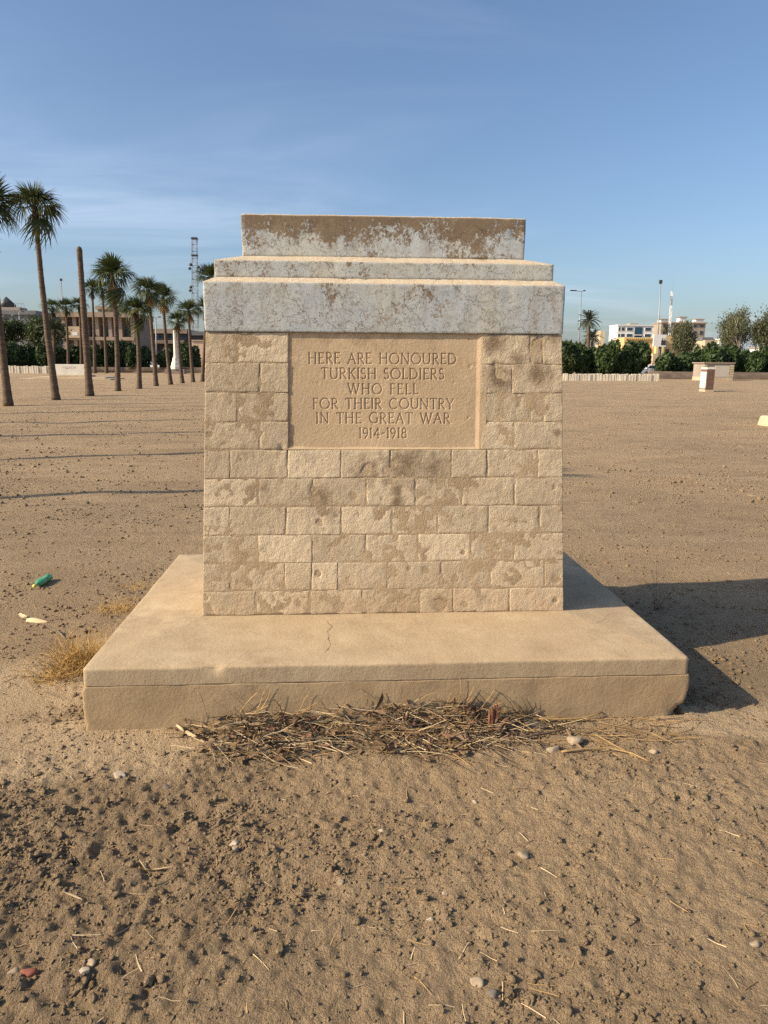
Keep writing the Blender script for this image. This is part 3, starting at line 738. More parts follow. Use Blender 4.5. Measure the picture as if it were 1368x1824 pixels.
# inscription panel: a sunk, splayed panel with V-cut lettering in real relief
S_ = .075
def arc(cx, cy, rx, ry, a0, a1, n=14):
    return [(cx + rx * math.cos(R(a0 + (a1 - a0) * i / n)), cy + ry * math.sin(R(a0 + (a1 - a0) * i / n))) for i in range(n + 1)]
def ser(x, y, k=1): return ([(x - S_ * k, y), (x + S_ * k, y)], .6)
def V_(x, y0=0, y1=1, w=1): return [([(x, y0), (x, y1)], w), ser(x, y0), ser(x, y1)]
GL = {
 'H': (.82, V_(.1) + V_(.72) + [([(.1, .52), (.72, .52)], .7)]),
 'E': (.56, V_(.1) + [([(.1, 1), (.5, 1), (.5, .93)], .7), ([(.1, .53), (.42, .53)], .7), ([(.1, 0), (.53, 0), (.54, .08)], .7)]),
 'R': (.66, V_(.1) + [([(.1, 1)] + arc(.27, .75, .26, .25, 90, -90) + [(.1, .5)], .85), ([(.28, .5), (.64, 0)], 1), ser(.64, 0, .7)]),
 'A': (.80, [([(.05, 0), (.4, 1)], .7), ([(.4, 1), (.75, 0)], 1), ([(.18, .36), (.62, .36)], .65), ser(.05, 0), ser(.75, 0)]),
 'O': (.98, [(arc(.49, .5, .45, .52, 0, 360, 28), .9)]),
 'N': (.84, V_(.1, w=.7) + [([(.1, 1), (.74, 0)], 1)] + V_(.74, w=.7)),
 'U': (.80, [([(.1, 1), (.1, .32)] + arc(.40, .32, .30, .33, 180, 360) + [(.70, 1)], .9), ser(.1, 1), ser(.7, 1)]),
 'D': (.84, V_(.1) + [([(.1, 1), (.3, 1)] + arc(.30, .5, .48, .5, 90, -90) + [(.1, 0)], .9)]),
 'T': (.68, V_(.34) + [([(.0, .92), (.02, 1), (.66, 1), (.68, .92)], .7)]),
 'K': (.70, V_(.1) + [([(.62, 1), (.12, .46)], .7), ([(.27, .60), (.68, 0)], 1), ser(.62, 1, .8), ser(.68, 0, .8)]),
 'I': (.20, V_(.1)),
 'S': (.50, [(arc(.25, .76, .19, .25, 35, 265) + arc(.25, .25, .21, .26, 90, -150), .9)]),
 'L': (.54, V_(.1) + [([(.1, 0), (.5, 0), (.52, .09)], .7)]),
 'W': (1.16, [([(.04, 1), (.33, 0)], 1), ([(.33, 0), (.58, 1)], .7), ([(.58, 1), (.85, 0)], 1), ([(.85, 0), (1.12, 1)], .7), ser(.04, 1), ser(1.12, 1), ser(.58, 1, .8)]),
 'F': (.53, V_(.1) + [([(.1, 1), (.49, 1), (.5, .92)], .7), ([(.1, .53), (.42, .53)], .7)]),
 'C': (.84, [(arc(.48, .5, .43, .52, 48, 312, 22), .9)]),
 'Y': (.70, [([(.04, 1), (.35, .48)], 1), ([(.66, 1), (.35, .48)], .7), ([(.35, .48), (.35, 0)], 1), ser(.35, 0), ser(.04, 1), ser(.66, 1)]),
 'G': (.88, [(arc(.48, .5, .43, .52, 48, 318, 22), .9), ([(.80, .12), (.80, .45)], .9), ser(.78, .45)]),
 '1': (.22, V_(.11) + [([(.11, 1), (.02, .93)], .6)]), '4': (.62, [([(.42, 0), (.42, 1), (.03, .30), (.60, .30)], .9), ser(.42, 0)]),
 '9': (.54, [(arc(.26, .72, .23, .28, 0, 360, 18), .85), ([(.49, .72), (.44, .35), (.22, -.04)], .9)]),
 '8': (.52, [(arc(.26, .76, .19, .24, 0, 360, 16), .85), (arc(.26, .26, .23, .27, 0, 360, 16), .85)]), '-': (.34, [([(.05, .47), (.29, .47)], .8)]), ' ': (.42, [])}
LINES = [('HERE ARE HONOURED', 549.5, 814, 629.5, 648, 0), ('TURKISH SOLDIERS', 572.5, 792, 656.5, 675, 0), ('WHO FELL', 620, 746, 684, 702, 0),
         ('FOR THEIR COUNTRY', 557.6, 809, 710.4, 728.3, 0), ('IN THE GREAT WAR', 563.6, 803, 736, 754.2, 0), ('1914-1918', 640, 725, 763, 780.5, 0)]
st = .0022
gxs = np.linspace(PX0 - .03, PX1 + .03, int((PX1 - PX0) / st)); gzs = np.linspace(PZ0 + .001, PZ1 - .001, int((PZ1 - PZ0) / st))
TX, TZ = np.meshgrid(gxs, gzs)
wv = .0016 * fbm2(TX * 9, TZ * 9, 500, 3)
eL, eR, eB, eT = TX - PX0, PX1 - TX, TZ - PZ0, PZ1 - TZ
SINK = .0076
dep = SINK * np.minimum.reduce([sstep(-.001, .0012, eL + 9), np.clip((eR + wv) / .022, .12, 1), np.clip((eB + wv * 2) / .013, 0, 1), np.ones_like(TX)])
dep += .0006 * fbm2(TX * 9, TZ * 9, 510, 3) + .00015 * noise2(TX * 190, TZ * 190, 515)
chip = np.clip(fbm2(TX * 24, TZ * 24, 520, 3) - 1.1, 0, 1); dep += chip * .005
for line, xa, xb, ya, yb, _ in LINES:
    (x0, zt_), (x1, _z) = onface(xa, ya), onface(xb, ya)
    zl = (onface((xa + xb) / 2, ya)[1], onface((xa + xb) / 2, yb)[1]); Hh = zl[0] - zl[1]
    wsum = sum(GL[c][0] for c in line) * Hh; gap = (x1 - x0 - wsum) / (len(line) - 1); cx = x0
    for ch in line:
        w, strokes = GL[ch]; jx, jz = random.uniform(-.0008, .0008), random.uniform(-.0008, .0008)
        for poly, wd in strokes:
            hw = .0038 * (.3 + .7 * wd)
            P = [(cx + a * Hh + jx, zl[1] + b * Hh + jz) for a, b in poly]
            for (ax, az), (bx, bz) in zip(P[:-1], P[1:]):
                i0, i1 = np.searchsorted(gxs, min(ax, bx) - hw), np.searchsorted(gxs, max(ax, bx) + hw); j0, j1 = np.searchsorted(gzs, min(az, bz) - hw), np.searchsorted(gzs, max(az, bz) + hw)
                sx, sz = TX[j0:j1, i0:i1], TZ[j0:j1, i0:i1]
                L2 = max((bx - ax) ** 2 + (bz - az) ** 2, 1e-12); q = np.clip(((sx - ax) * (bx - ax) + (sz - az) * (bz - az)) / L2, 0, 1)
                d = np.hypot(sx - ax - q * (bx - ax), sz - az - q * (bz - az))
                cut = SINK + np.clip(hw - d, 0, 1) * 1.7
                dep[j0:j1, i0:i1] = np.maximum(dep[j0:j1, i0:i1], np.where(d < hw, cut, 0))
        cx += w * Hh + gap
nI = len(gxs); k = (np.arange(len(gzs) - 1)[:, None] * nI + np.arange(nI - 1)).ravel()
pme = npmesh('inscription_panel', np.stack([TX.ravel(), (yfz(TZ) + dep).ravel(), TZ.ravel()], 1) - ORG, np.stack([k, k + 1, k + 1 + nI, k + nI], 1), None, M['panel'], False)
sv = .42 * sstep(.16, .0, eT) * (.5 + noise2(TX * 22, TZ * 3, 540)) + .40 * sstep(.06, 0, eL) + .1  # panel colour darkens towards its top and left edges
pme.attributes.new('stain_edge_dark', 'FLOAT', 'POINT').data.foreach_set('value', np.clip(sv * .8, 0, 1).ravel().astype(np.float32))
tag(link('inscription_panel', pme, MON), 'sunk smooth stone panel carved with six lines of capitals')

# stepped cap, rendered and painted
def cap_disp(seed, zlo):
    def f(V):
        V = rough_disp(.0013, 10, seed)(V); x, y, z = V.T
        c = np.clip(fbm3(x * 20, y * 20, z * 20, seed + 9, 2) - .62, 0, 1)
        V[:, 2] -= .010 * c * (z > zlo); V[:, 1] += .012 * c * (y < YC); V[:, 0] -= .012 * c * np.sign(x) * (np.abs(x) > .65)
        return V
    return f
Y0 = YB + LEAN - .0075; Y2, Y1 = .6893, .8074
def sym(w, y0, z): return (-w, w, y0, 2 * YC - y0, z)
loft_obj('cap_base', [sym(WT_ - .02, Y0 + .02, ZT - .0005), sym(WT_ + .002, Y0 + .001, ZT + .003), sym(WT_ + .003, Y0, ZT + .006), sym(WT_ + .003, Y0, ZT + .014), sym(WT_ + .002, Y0, 1.960), sym(WT_ + .002, Y0, 1.967), sym(WT_ - .000, Y0 + .002, 1.9715), sym(WT_ - .004, Y0 + .006, 1.974),
                      sym(.8273, Y2, 1.998), sym(.6, Y2 + .15, 1.998)], .02, M['paint'], MON, .010, cap_disp(601, 1.95), .018, True, ORG)
loft_obj('cap_step', [sym(.8273, Y2, 1.990), sym(.8273, Y2, 2.066), sym(.8273, Y2, 2.072), sym(.8255, Y2 + .002, 2.0765), sym(.822, Y2 + .006, 2.0785), sym(.7081, Y1, 2.112), sym(.5, Y1 + .05, 2.112)],
         .02, M['paint'], MON, .009, cap_disp(641, 2.06), .016, True, ORG)
loft_obj('cap_top', [sym(.7081, Y1, 2.104), sym(.7075, Y1, 2.296), sym(.7075, Y1, 2.302), sym(.706, Y1 + .002, 2.3065), sym(.702, Y1 + .006, 2.309), sym(.5, YC - .05, 2.312)],
         .02, M['paint'], MON, .009, cap_disp(681, 2.29), .018, True, ORG)
#PART2
# ------------------------------------------------------------------ palms
def frond_mesh(name, seg, L, droop, spread, petiole, mat, seedv, wmax=.027):
    g = random.Random(seedv); mb = MB()
    p = [(petiole * t, 0, .10 * math.sin(t * 1.8) * petiole) for t in (0, .5, 1)]
    mb.tube(p, [.022, .016, .010], 4, False)
    bx, bz = p[-1][0], p[-1][2]
    for k in range(seg):
        a = R(-spread + 2 * spread * k / (seg - 1)) + g.uniform(-.05, .05)
        l = L * (.72 + .28 * math.cos(a * .8)) * g.uniform(.85, 1.08)
        d = Vector((math.cos(a), math.sin(a), .10 * math.cos(a * 2))); n = Vector((-math.sin(a), math.cos(a), 0))
        dr = droop * g.uniform(.6, 1.5)
        V = []
        for t, w in ((0, .008), (.35, wmax * .9), (.62, wmax), (.86, wmax * .5), (1, .003)):
            q = Vector((bx, 0, bz)) + d * (l * t) + Vector((0, 0, -dr * l * max(0, t - .35) ** 2 * 2.2)) + Vector((0, 0, -.12 * abs(math.sin(a)) * t * l))
            V += [q + n * w * l / .8, q - n * w * l / .8]
        mb.add(V, [(2 * i, 2 * i + 1, 2 * i + 3, 2 * i + 2) for i in range(4)])
    me = bpy.data.meshes.new(name); me.from_pydata(mb.v, [], mb.f); me.update(); me.materials.append(mat)
    return me
FR = [frond_mesh('frond', 17, .80, d, s, p, M['frond'], i) for i, (d, s, p) in enumerate(((.15, 62, .50), (.35, 75, .55), (.6, 75, .50), (.9, 70, .50)))]
FRY = frond_mesh('frond_yellow', 18, .78, .6, 80, .5, M['frond_yel'], 11)
FRD = [frond_mesh('frond_dry', 15, .85, .5, 38, .45, M['frond_dry'], 21), frond_mesh('frond_dry', 14, .8, .3, 30, .4, M['frond_dry'], 22)]
def date_mesh(name, L, seedv, mat):
    g = random.Random(seedv); mb = MB(); N = 9; pts = []
    for i in range(N):
        t = i / (N - 1); pts.append(Vector((L * (t - .12 * t * t), 0, L * (.34 * t - .62 * t * t))))
    mb.tube(pts, [.03 * (1 - .8 * i / N) for i in range(N)], 3, False)
    for i in range(26):
        t = .14 + .86 * i / 26; f = t * (N - 1); j = min(int(f), N - 2); p = pts[j].lerp(pts[j + 1], f - j); tg = (pts[j + 1] - pts[j]).normalized()
        for sd in (-1, 1):
            l = L * .20 * (1 - .5 * abs(t - .45)) * g.uniform(.8, 1.15)
            d = (tg * .75 + Vector((0, sd * .75, g.uniform(.0, .35)))).normalized()
            mb.add([p, p + d * l * .5 + tg * .028 * L, p + d * l + Vector((0, 0, -.06 * l)), p + d * l * .5 - tg * .028 * L], [(0, 1, 2, 3)])
    me = bpy.data.meshes.new(name); me.from_pydata(mb.v, [], mb.f); me.update(); me.materials.append(mat); return me
def orient(az, el, roll=0.0):
    return Matrix.Rotation(az, 4, 'Z') @ Matrix.Rotation(-el, 4, 'Y') @ Matrix.Rotation(roll, 4, 'X')
def trunk_mesh(path, r0, r1, seedv, rings=True, flare=1.35):
    g = random.Random(seedv); pts, rad = [], []
    n = 44
    for i in range(n + 1):
        t = i / n; f = t * (len(path) - 1); j = min(int(f), len(path) - 2); a, b = Vector(path[j]), Vector(path[j + 1])
        p = a.lerp(b, f - j); pts.append(p)
        r = r0 + (r1 - r0) * t; r *= 1 + (flare - 1) * math.exp(-t * 12)
        rad.append(r * (1 + (.035 if i % 2 else -.035) * rings + g.uniform(-.02, .02)))
    return MB().tube(pts, rad, 10)
def washingtonia(base, crown, crad, label, group, nfr=28, boots=True, parts=True, seedv=0, rtrunk=.142, hang=0, yellow=0, dry=3):
    g = random.Random(100 + seedv)
    Y = base[1]; root = empty('palm_tree', (base[0], Y, -.05), label, 'palm tree', group)
    H = crown[2]; bend = g.uniform(-.12, .12)
    path = [(0, 0, 0), ((crown[0] - base[0]) * .30 + bend * .6, 0, H * .33), ((crown[0] - base[0]) * .66 + bend * .6, 0, H * .66), (crown[0] - base[0], 0, H)]
    top = Vector(path[-1])
    trunk_mesh(path, rtrunk, rtrunk * .62, seedv).build('trunk', M['trunk'], root, True, fix=True)
    s = crad / 1.22
    if boots:
        mb = MB(); up = (top - Vector(path[-2])).normalized()
        bl = min(1.1, H * .12)
        a = top - up * bl
        mb.tube([a, a + up * bl * .35, a + up * bl * .8, top + up * .25], [rtrunk * .70, rtrunk * .95, rtrunk * .88, rtrunk * .35], 9)
        for k in range(26):
            q = g.uniform(0, 6.28); h = g.uniform(.05, .95); p = a + up * bl * h + Vector((math.cos(q), math.sin(q), 0)) * rtrunk * .8
            mb.add([p, p + Vector((math.cos(q) * .10, math.sin(q) * .10, .18)), p + Vector((-math.sin(q) * .07, math.cos(q) * .07, .02))], [(0, 1, 2)])
        mb.build('leaf_base_sheath', M['boots'], root, fix=True)
    fr = []
    for k in range(nfr):
        t = (k + .5) / nfr; az = k * 2.39996 + g.uniform(-.25, .25); el = R(85 - 108 * t + g.uniform(-12, 12))
        v = 0 if t < .3 else (1 if t < .55 else (2 if t < .8 else 3))
        fr.append((FR[v], az, el, s * g.uniform(.85, 1.15) * (.92 if t < .2 else (1 if t < .75 else .8))))
    for k in range(dry): fr.append((FRD[k % 2], g.uniform(0, 6.28), R(g.uniform(-86, -66)), s * g.uniform(.85, 1.15)))
    for k in range(yellow): fr.append((FRY, g.uniform(-1.2, .3), R(g.uniform(-12, 5)), s))
    for k in range(hang): fr.append((FR[3], g.uniform(-.8, .5), R(g.uniform(-80, -62)), s * 1.25))
    if parts:
        for me, az, el, sc in fr:
            o = link('frond', me, root)
            o.matrix_local = Matrix.Translation(top + Vector((0, 0, g.uniform(-.12, .12) + .12 * s - .22 * s * max(0, math.sin(el)) ** 1.5))) @ orient(az, el, g.uniform(-.4, .4)) @ Matrix.Scale(sc, 4)
    else:
        me = bpy.data.meshes.new('crown'); bm = bmesh.new()
        for m0, az, el, sc in fr:
            t_ = m0.copy(); t_.transform(Matrix.Translation(top - Vector((0, 0, -.12 * s + .22 * s * max(0, math.sin(el)) ** 1.5))) @ orient(az, el, g.uniform(-.4, .4)) @ Matrix.Scale(sc, 4)); bm.from_mesh(t_); bpy.data.meshes.remove(t_)
        bm.to_mesh(me); bm.free(); me.materials.append(M['frond']); link('crown', me, root)
    return root
def palm_px(bpx, cpx, rpx, label, group, Y=None, **k):
    b = gnd(*bpx) if Y is None else at(bpx[0], bpx[1], Y); b[2] = 0
    c = at(cpx[0], cpx[1], b[1])
    return washingtonia(b, c, sized(rpx, b[1]), label, group, **k)
G1 = 'fan palms in the row left of the memorial'
palm_px((15, 722), (-24, 376), 58, 'nearest fan palm of the row, trunk at the left edge, crown mostly out of view', G1, seedv=1, nfr=30)
palm_px((100, 712), (62, 372), 47, 'tallest fan palm with one yellow frond and one frond hanging beside its trunk', G1, seedv=2, nfr=30, yellow=1, hang=2, dry=0)
palm_px((210, 697), (200, 494), 41, 'fan palm just right of the crownless trunk, brown sheath under a broad crown', G1, seedv=4, nfr=30, hang=3, dry=4)
palm_px((248, 693), (242, 556), 31, 'short fan palm with yellow green fronds hanging low on its trunk', G1, seedv=5, nfr=30, hang=3, yellow=2, dry=2)
palm_px((278, 688), (264, 520), 30, 'fan palm with dry brown fronds hanging on the right of its red sheath', G1, seedv=6, dry=6)
palm_px((304, 685), (290, 532), 28, 'fan palm in front of the pale stone column, crown leaning right', G1, seedv=7, dry=5)
palm_px((325, 683), (317, 574), 22, 'shortest fan palm of the row, directly beside the pale stone column', G1, seedv=8, nfr=22, dry=1)
palm_px((344, 681), (336, 556), 24, 'fan palm just left of the memorial, crown below the lattice tower', G1, seedv=9, nfr=24, dry=3)
palm_px((360, 680), (366, 552), 24, 'fan palm half hidden by the left edge of the memorial, lower crown', G1, seedv=10, nfr=24)
palm_px((368, 679), (375, 496), 27, 'tall fan palm behind the memorial, only its left fronds showing at the cap', G1, seedv=11, nfr=30)
# palms nearer than the picture's left edge: only their long shadows lie in view
for i, (x, y, h) in enumerate(((-11.9, 19.4, 9.0), (-11.95, 15.2, 9.3), (-11.9, 11.3, 9.6), (-12.0, 7.4, 9.2), (-11.9, 3.4, 9.0))):
    washingtonia(np.array([x, y, 0]), np.array([x - .2, y, h]), 1.15, ['first', 'second', 'third', 'fourth', 'fifth'][i] + ' fan palm outside the left edge, seen by its shadow across the soil', G1, seedv=30 + i, parts=False, nfr=18, rtrunk=.115)
b = gnd(160, 705); t = at(141, 440, b[1])
dead = empty('dead_palm', (b[0], b[1], -.05), 'bare crownless palm trunk with a rounded top in the row', 'palm trunk', G1)
dx = t[0] - b[0]
mb = trunk_mesh([(0, 0, 0), (dx * .12, 0, t[2] * .25), (dx * .42, 0, t[2] * .55), (dx * .9, 0, t[2] * .9), (dx, 0, t[2])], .165, .105, 3)
mb.build('trunk', M['trunk'], dead, True, fix=True)
MB().tube([(dx * .86, 0, t[2] * .87), (dx * .97, 0, t[2] * .985), (dx, 0, t[2] * 1.004), (dx, 0, t[2] * 1.012)], [.108, .128, .095, .03], 10).build('trunk_tip', M['trunk'], dead, True, fix=True)
G2 = 'fan palms standing further back near the hedge'
for i, (bx, cx, cy, rp, lab) in enumerate(((169, 164, 516, 19, 'slim far fan palm immediately right of the crownless trunk'), (190, 182, 516, 21, 'far fan palm overlapping the left side of the broad crowned palm'),
        (122, 117, 548, 18, 'far fan palm above the left part of the white memorial wall'), (145, 141, 545, 18, 'far fan palm above the right end of the white memorial wall'),
        (97, 93, 548, 18, 'far fan palm beside the bushy date palm, left of the pale signboard'), (212, 208, 548, 17, 'far fan palm whose crown peeps out right of the broad crowned palm'))):
    palm_px((bx, 664), (cx, cy), rp, lab, G2, Y=93 + i * 2, parts=False, seedv=50 + i, nfr=22, dry=2, rtrunk=.20)
DF = [date_mesh('date_frond', 2.6, i, M['date']) for i in range(2)]
def date_palm(base, top, L, label, group, n=34, seedv=0):
    g = random.Random(seedv); root = empty('date_palm', (base[0], base[1], -.05), label, 'palm tree', group)
    tp = Vector((top[0] - base[0], 0, top[2]))
    trunk_mesh([(0, 0, 0), tip_mid(tp), tp], .24, .20, seedv, True, 1.2).build('trunk', M['trunk'], root, True, fix=True)
    bm = bmesh.new()
    for k in range(n):
        t = (k + .5) / n; m = DF[k % 2].copy(); m.transform(Matrix.Translation(tp) @ orient(k * 2.39996 + g.uniform(-.2, .2), R(80 - 115 * t + g.uniform(-8, 8)), g.uniform(-.3, .3)) @ Matrix.Scale(L / 2.6 * g.uniform(.85, 1.1), 4)); bm.from_mesh(m); bpy.data.meshes.remove(m)
    me = bpy.data.meshes.new('crown'); bm.to_mesh(me); bm.free(); me.materials.append(M['date']); link('crown', me, root)
def tip_mid(tp): return (tp.x * .4, 0, tp.z * .5)
def date_px(bx, cx, cy, rp, Y, label, **k):
    b = at(bx, 665, Y); date_palm(b, at(cx, cy, Y), sized(rp, Y), label, 'date palms by the road', **k)
date_px(1046, 1049, 572, 24, 90, 'tall date palm beside the street lamp on the right', n=44, seedv=3)
date_px(1053, 1055, 602, 22, 98, 'greyer lower date palm behind the tall one by the street lamp', n=36, seedv=4)
date_px(97, 97, 588, 27, 100, 'bushy grey green date palm in front of the left trees', n=40, seedv=5)
date_px(1186, 1187, 588, 11, 150, 'small date palm before the unfinished concrete building', n=30, seedv=6)

# ------------------------------------------------------------------ shrubs and trees
def leaf_cloud(name, n, size, rx, rz, seedv, mat, lobes=9, flat=.0):
    g = np.random.default_rng(seedv)
    d = g.standard_normal((lobes, 3)); d /= np.linalg.norm(d, axis=1)[:, None]
    C = d * np.array([rx, rx, rz]) * g.uniform(.35, .78, (lobes, 1)); r = g.uniform(.30, .52, lobes)
    k = g.integers(0, lobes + 3, n); c = np.where((k < lobes)[:, None], C[np.minimum(k, lobes - 1)], 0); rr = np.where(k < lobes, r[np.minimum(k, lobes - 1)], .72)
    q = g.standard_normal((n, 3)); q /= np.linalg.norm(q, axis=1)[:, None]
    P = c + q * np.array([rx, rx, rz]) * (rr * g.uniform(.55, 1.08, n) ** .6)[:, None]
    nrm = q + g.standard_normal((n, 3)) * .8; nrm /= np.linalg.norm(nrm, axis=1)[:, None]
    a = np.cross(nrm, g.standard_normal((n, 3))); a /= np.linalg.norm(a, axis=1)[:, None]; b = np.cross(nrm, a)
    s = size * g.uniform(.6, 1.4, (n, 1))
    V = np.stack([P - a * s, P + b * s * .45, P + a * s, P - b * s * .45], 1).reshape(-1, 3); i = np.arange(n)[:, None] * 4
    return npmesh(name, V, i + np.arange(4), None, mat)
SH = [leaf_cloud('foliage', 2300, .15, 1.0, 1.0, 300 + i, M['hedge'], 10) for i in range(5)]
ORD = ['first', 'second', 'third', 'fourth', 'fifth', 'sixth', 'seventh', 'eighth', 'ninth', 'tenth', 'eleventh', 'twelfth', 'thirteenth', 'fourteenth', 'fifteenth', 'sixteenth', 'seventeenth']
def shrub(px, topy, hw, Y, label, group, k):
    c = at(px, topy, Y); h = c[2]; w = sized(hw, Y)
    root = empty('hedge_shrub', (c[0], Y, -.05), label, 'shrub', group)
    MB().tube([(0, 0, 0), (.03, 0, h * .25), (-.02, 0, h * .5)], [.09, .07, .04], 5).build('stem', M['bark'], root, fix=True)
    o = link('foliage', SH[k % 5], root); o.location = (0, 0, h * .50); o.scale = (w, w, h * .50); o.rotation_euler = (0, 0, k * 1.7)
for i, (px, ty, hw) in enumerate(((8, 606, 15), (32, 606, 14), (56, 613, 12), (80, 610, 13), (107, 612, 14), (133, 607, 15), (165, 611, 14), (190, 609, 14), (214, 606, 14), (236, 607, 14), (256, 608, 12), (294, 614, 13), (330, 611, 12), (346, 616, 11))):
    shrub(px, ty, hw * 1.25, 101 + (i % 3), 'clipped dark green shrub, %s from the left in the hedge behind the palms' % ORD[i], 'hedge shrubs behind the palm row', i)
for i, (px, ty, hw) in enumerate(((1012, 612, 17), (1036, 609, 17), (1060, 614, 16), (1083, 607, 17), (1108, 622, 15), (1132, 612, 20), (1188, 627, 17), (1222, 624, 17), (1250, 618, 16), (1276, 616, 17), (1300, 620, 16), (1326, 624, 16), (1348, 622, 16), (1372, 620, 17))):
    shrub(px, ty - 5, hw * 1.42, 76 + (i % 3) * .8, 'bushy dark green shrub, %s from the memorial in the hedge on the right' % ORD[i], 'hedge shrubs on the right', i + 3)
def tree(name, base, H, cr, mat, label, seedv, n, size, bark, lean=0.0, levels=3, rx=.5, droop=.0, low=.3, group=None):
    g = random.Random(seedv); root = empty(name, (base[0], base[1], -.05), label, 'tree', group)
    mb = MB(); tips = []
    def grow(p, d, L, r, lv):
        pts = [p]; q = p
        for k in range(4):
            d = (d + Vector((g.uniform(-.18, .18), g.uniform(-.18, .18), g.uniform(-.02, .10)))).normalized(); q = q + d * L / 4; pts.append(q)
        mb.tube(pts, [r * (1 - .14 * k) for k in range(5)], 6 if lv == levels else 4, False)
        if lv == 0: tips.append(q); tips.append(pts[2]); return
        for k in range(3 if lv > 1 else 4):
            a = g.uniform(0, 6.28); e = g.uniform(.35, .95)
            grow(pts[g.choice((2, 3, 4))], (d * math.cos(e) + Vector((math.cos(a), math.sin(a), .25)) * math.sin(e)).normalized(), L * g.uniform(.55, .78), r * .5, lv - 1)
        grow(q, (d + Vector((0, 0, .3))).normalized(), L * .7, r * .6, lv - 1)
    grow(Vector((0, 0, 0)), Vector((lean, 0, 1)).normalized(), H * low, H * .022, levels)
    mx = max(t.z for t in tips); sx = max(max(abs(t.x), abs(t.y)) for t in tips)
    fz, fx = (H * .94) / mx, (H * rx) / sx
    mb.v = [(x * (1 + (fx - 1) * min(1, z / (H * .3))), y * (1 + (fx - 1) * min(1, z / (H * .3))), z * fz) for x, y, z in mb.v]
    tips = [Vector((t.x * fx, t.y * fx, t.z * fz)) for t in tips]
    mb.build('trunk', bark, root, True, fix=True)
    gg = np.random.default_rng(seedv); T = np.array([t[:] for t in tips]); wgt = gg.uniform(0, 1, len(T)) ** 2.5; k = gg.choice(len(T), n, p=wgt / wgt.sum())
    q = gg.standard_normal((n, 3)) * cr; q[:, 2] -= np.abs(gg.standard_normal(n)) * droop
    P = T[k] + q; nr = gg.standard_normal((n, 3)); nr /= np.linalg.norm(nr, axis=1)[:, None]
    a = np.cross(nr, gg.standard_normal((n, 3))); a /= np.linalg.norm(a, axis=1)[:, None]
    if droop: a = a * np.array([.6, .6, 1]) + np.array([0, 0, -.6]); a /= np.linalg.norm(a, axis=1)[:, None]
    b = np.cross(nr, a); s = size * gg.uniform(.6, 1.4, (n, 1))
    V = np.stack([P - a * s, P + b * s * .4, P + a * s, P - b * s * .4], 1).reshape(-1, 3); i = np.arange(n)[:, None] * 4
    link('crown', npmesh('crown', V, i + np.arange(4), None, mat), root)
    return root
def tree_px(name, px, topy, Y, label, **k):
    c = at(px, topy, Y); return tree(name, (c[0], Y), c[2], k.pop('cr'), k.pop('mat'), label, **k)
tree_px('acacia_tree', 14, 568, 112, 'broad green acacia at the left edge below the dark grey building', mat=M['acacia'], seedv=1, n=11000, size=.2, bark=M['bark'], cr=.55, rx=.52, low=.25)
tree_px('acacia_tree', 62, 566, 110, 'green acacia between the grey building and the bushy date palm', mat=M['acacia'], seedv=2, n=10000, size=.2, bark=M['bark'], cr=.55, rx=.46, low=.25)
tree_px('eucalyptus_tree', 1231, 568, 96, 'grey green eucalyptus in front of the unfinished concrete building', mat=M['eucalypt'], seedv=3, n=9500, size=.15, bark=M['pale_bark'], cr=.36, rx=.25, droop=.5, low=.3)
tree_px('eucalyptus_tree', 1322, 540, 98, 'tall thin eucalyptus with pale branches behind the small pavilion', mat=M['eucalypt'], seedv=14, n=9000, size=.15, bark=M['pale_bark'], cr=.40, rx=.34, droop=.7, low=.32)
tree_px('eucalyptus_tree', 1376, 540, 104, 'eucalyptus cut by the right edge of the picture', mat=M['eucalypt'], seedv=5, n=7000, size=.20, bark=M['pale_bark'], cr=.55, rx=.26, droop=.7, low=.32)
tree_px('eucalyptus_tree', 1292, 598, 104, 'low sparse eucalyptus left of the tall one, before the cream shed', mat=M['eucalypt'], seedv=9, n=4500, size=.19, bark=M['pale_bark'], cr=.45, rx=.45, droop=.5, low=.3)

# ------------------------------------------------------------------ buildings
def facade(root, x0, x1, y0, y1, z0, z1, mat, name='wall'):
    return MB().box(x0, x1, y0, y1, z0, z1).build(name, mat, root)
def winrow(root, xs_, zb, zt, w, yf, mat, frame=None):
    for x in xs_:
        f = MB().box(x - w / 2, x + w / 2, yf - .10, yf + .15, zb, zt).build('window', frame or M['white'], root)
        k = .09 * min(1, w / 1.5)
        p = MB()
        n = 2 if w > 1.2 else 1
        for a in range(n):
            xa = x - w / 2 + k + (w - 2 * k) * a / n + (.03 if a else 0); xb_ = x - w / 2 + k + (w - 2 * k) * (a + 1) / n
            p.box(xa, xb_, yf - .12, yf - .101, zb + k, zt - k)
        o = p.build('pane', mat, root); o.parent = f
def span(pa, pb, Y): return at(pa, 640, Y)[0], at(pb, 640, Y)[0]
def zat(px, py, Y): return at(px, py, Y)[2]
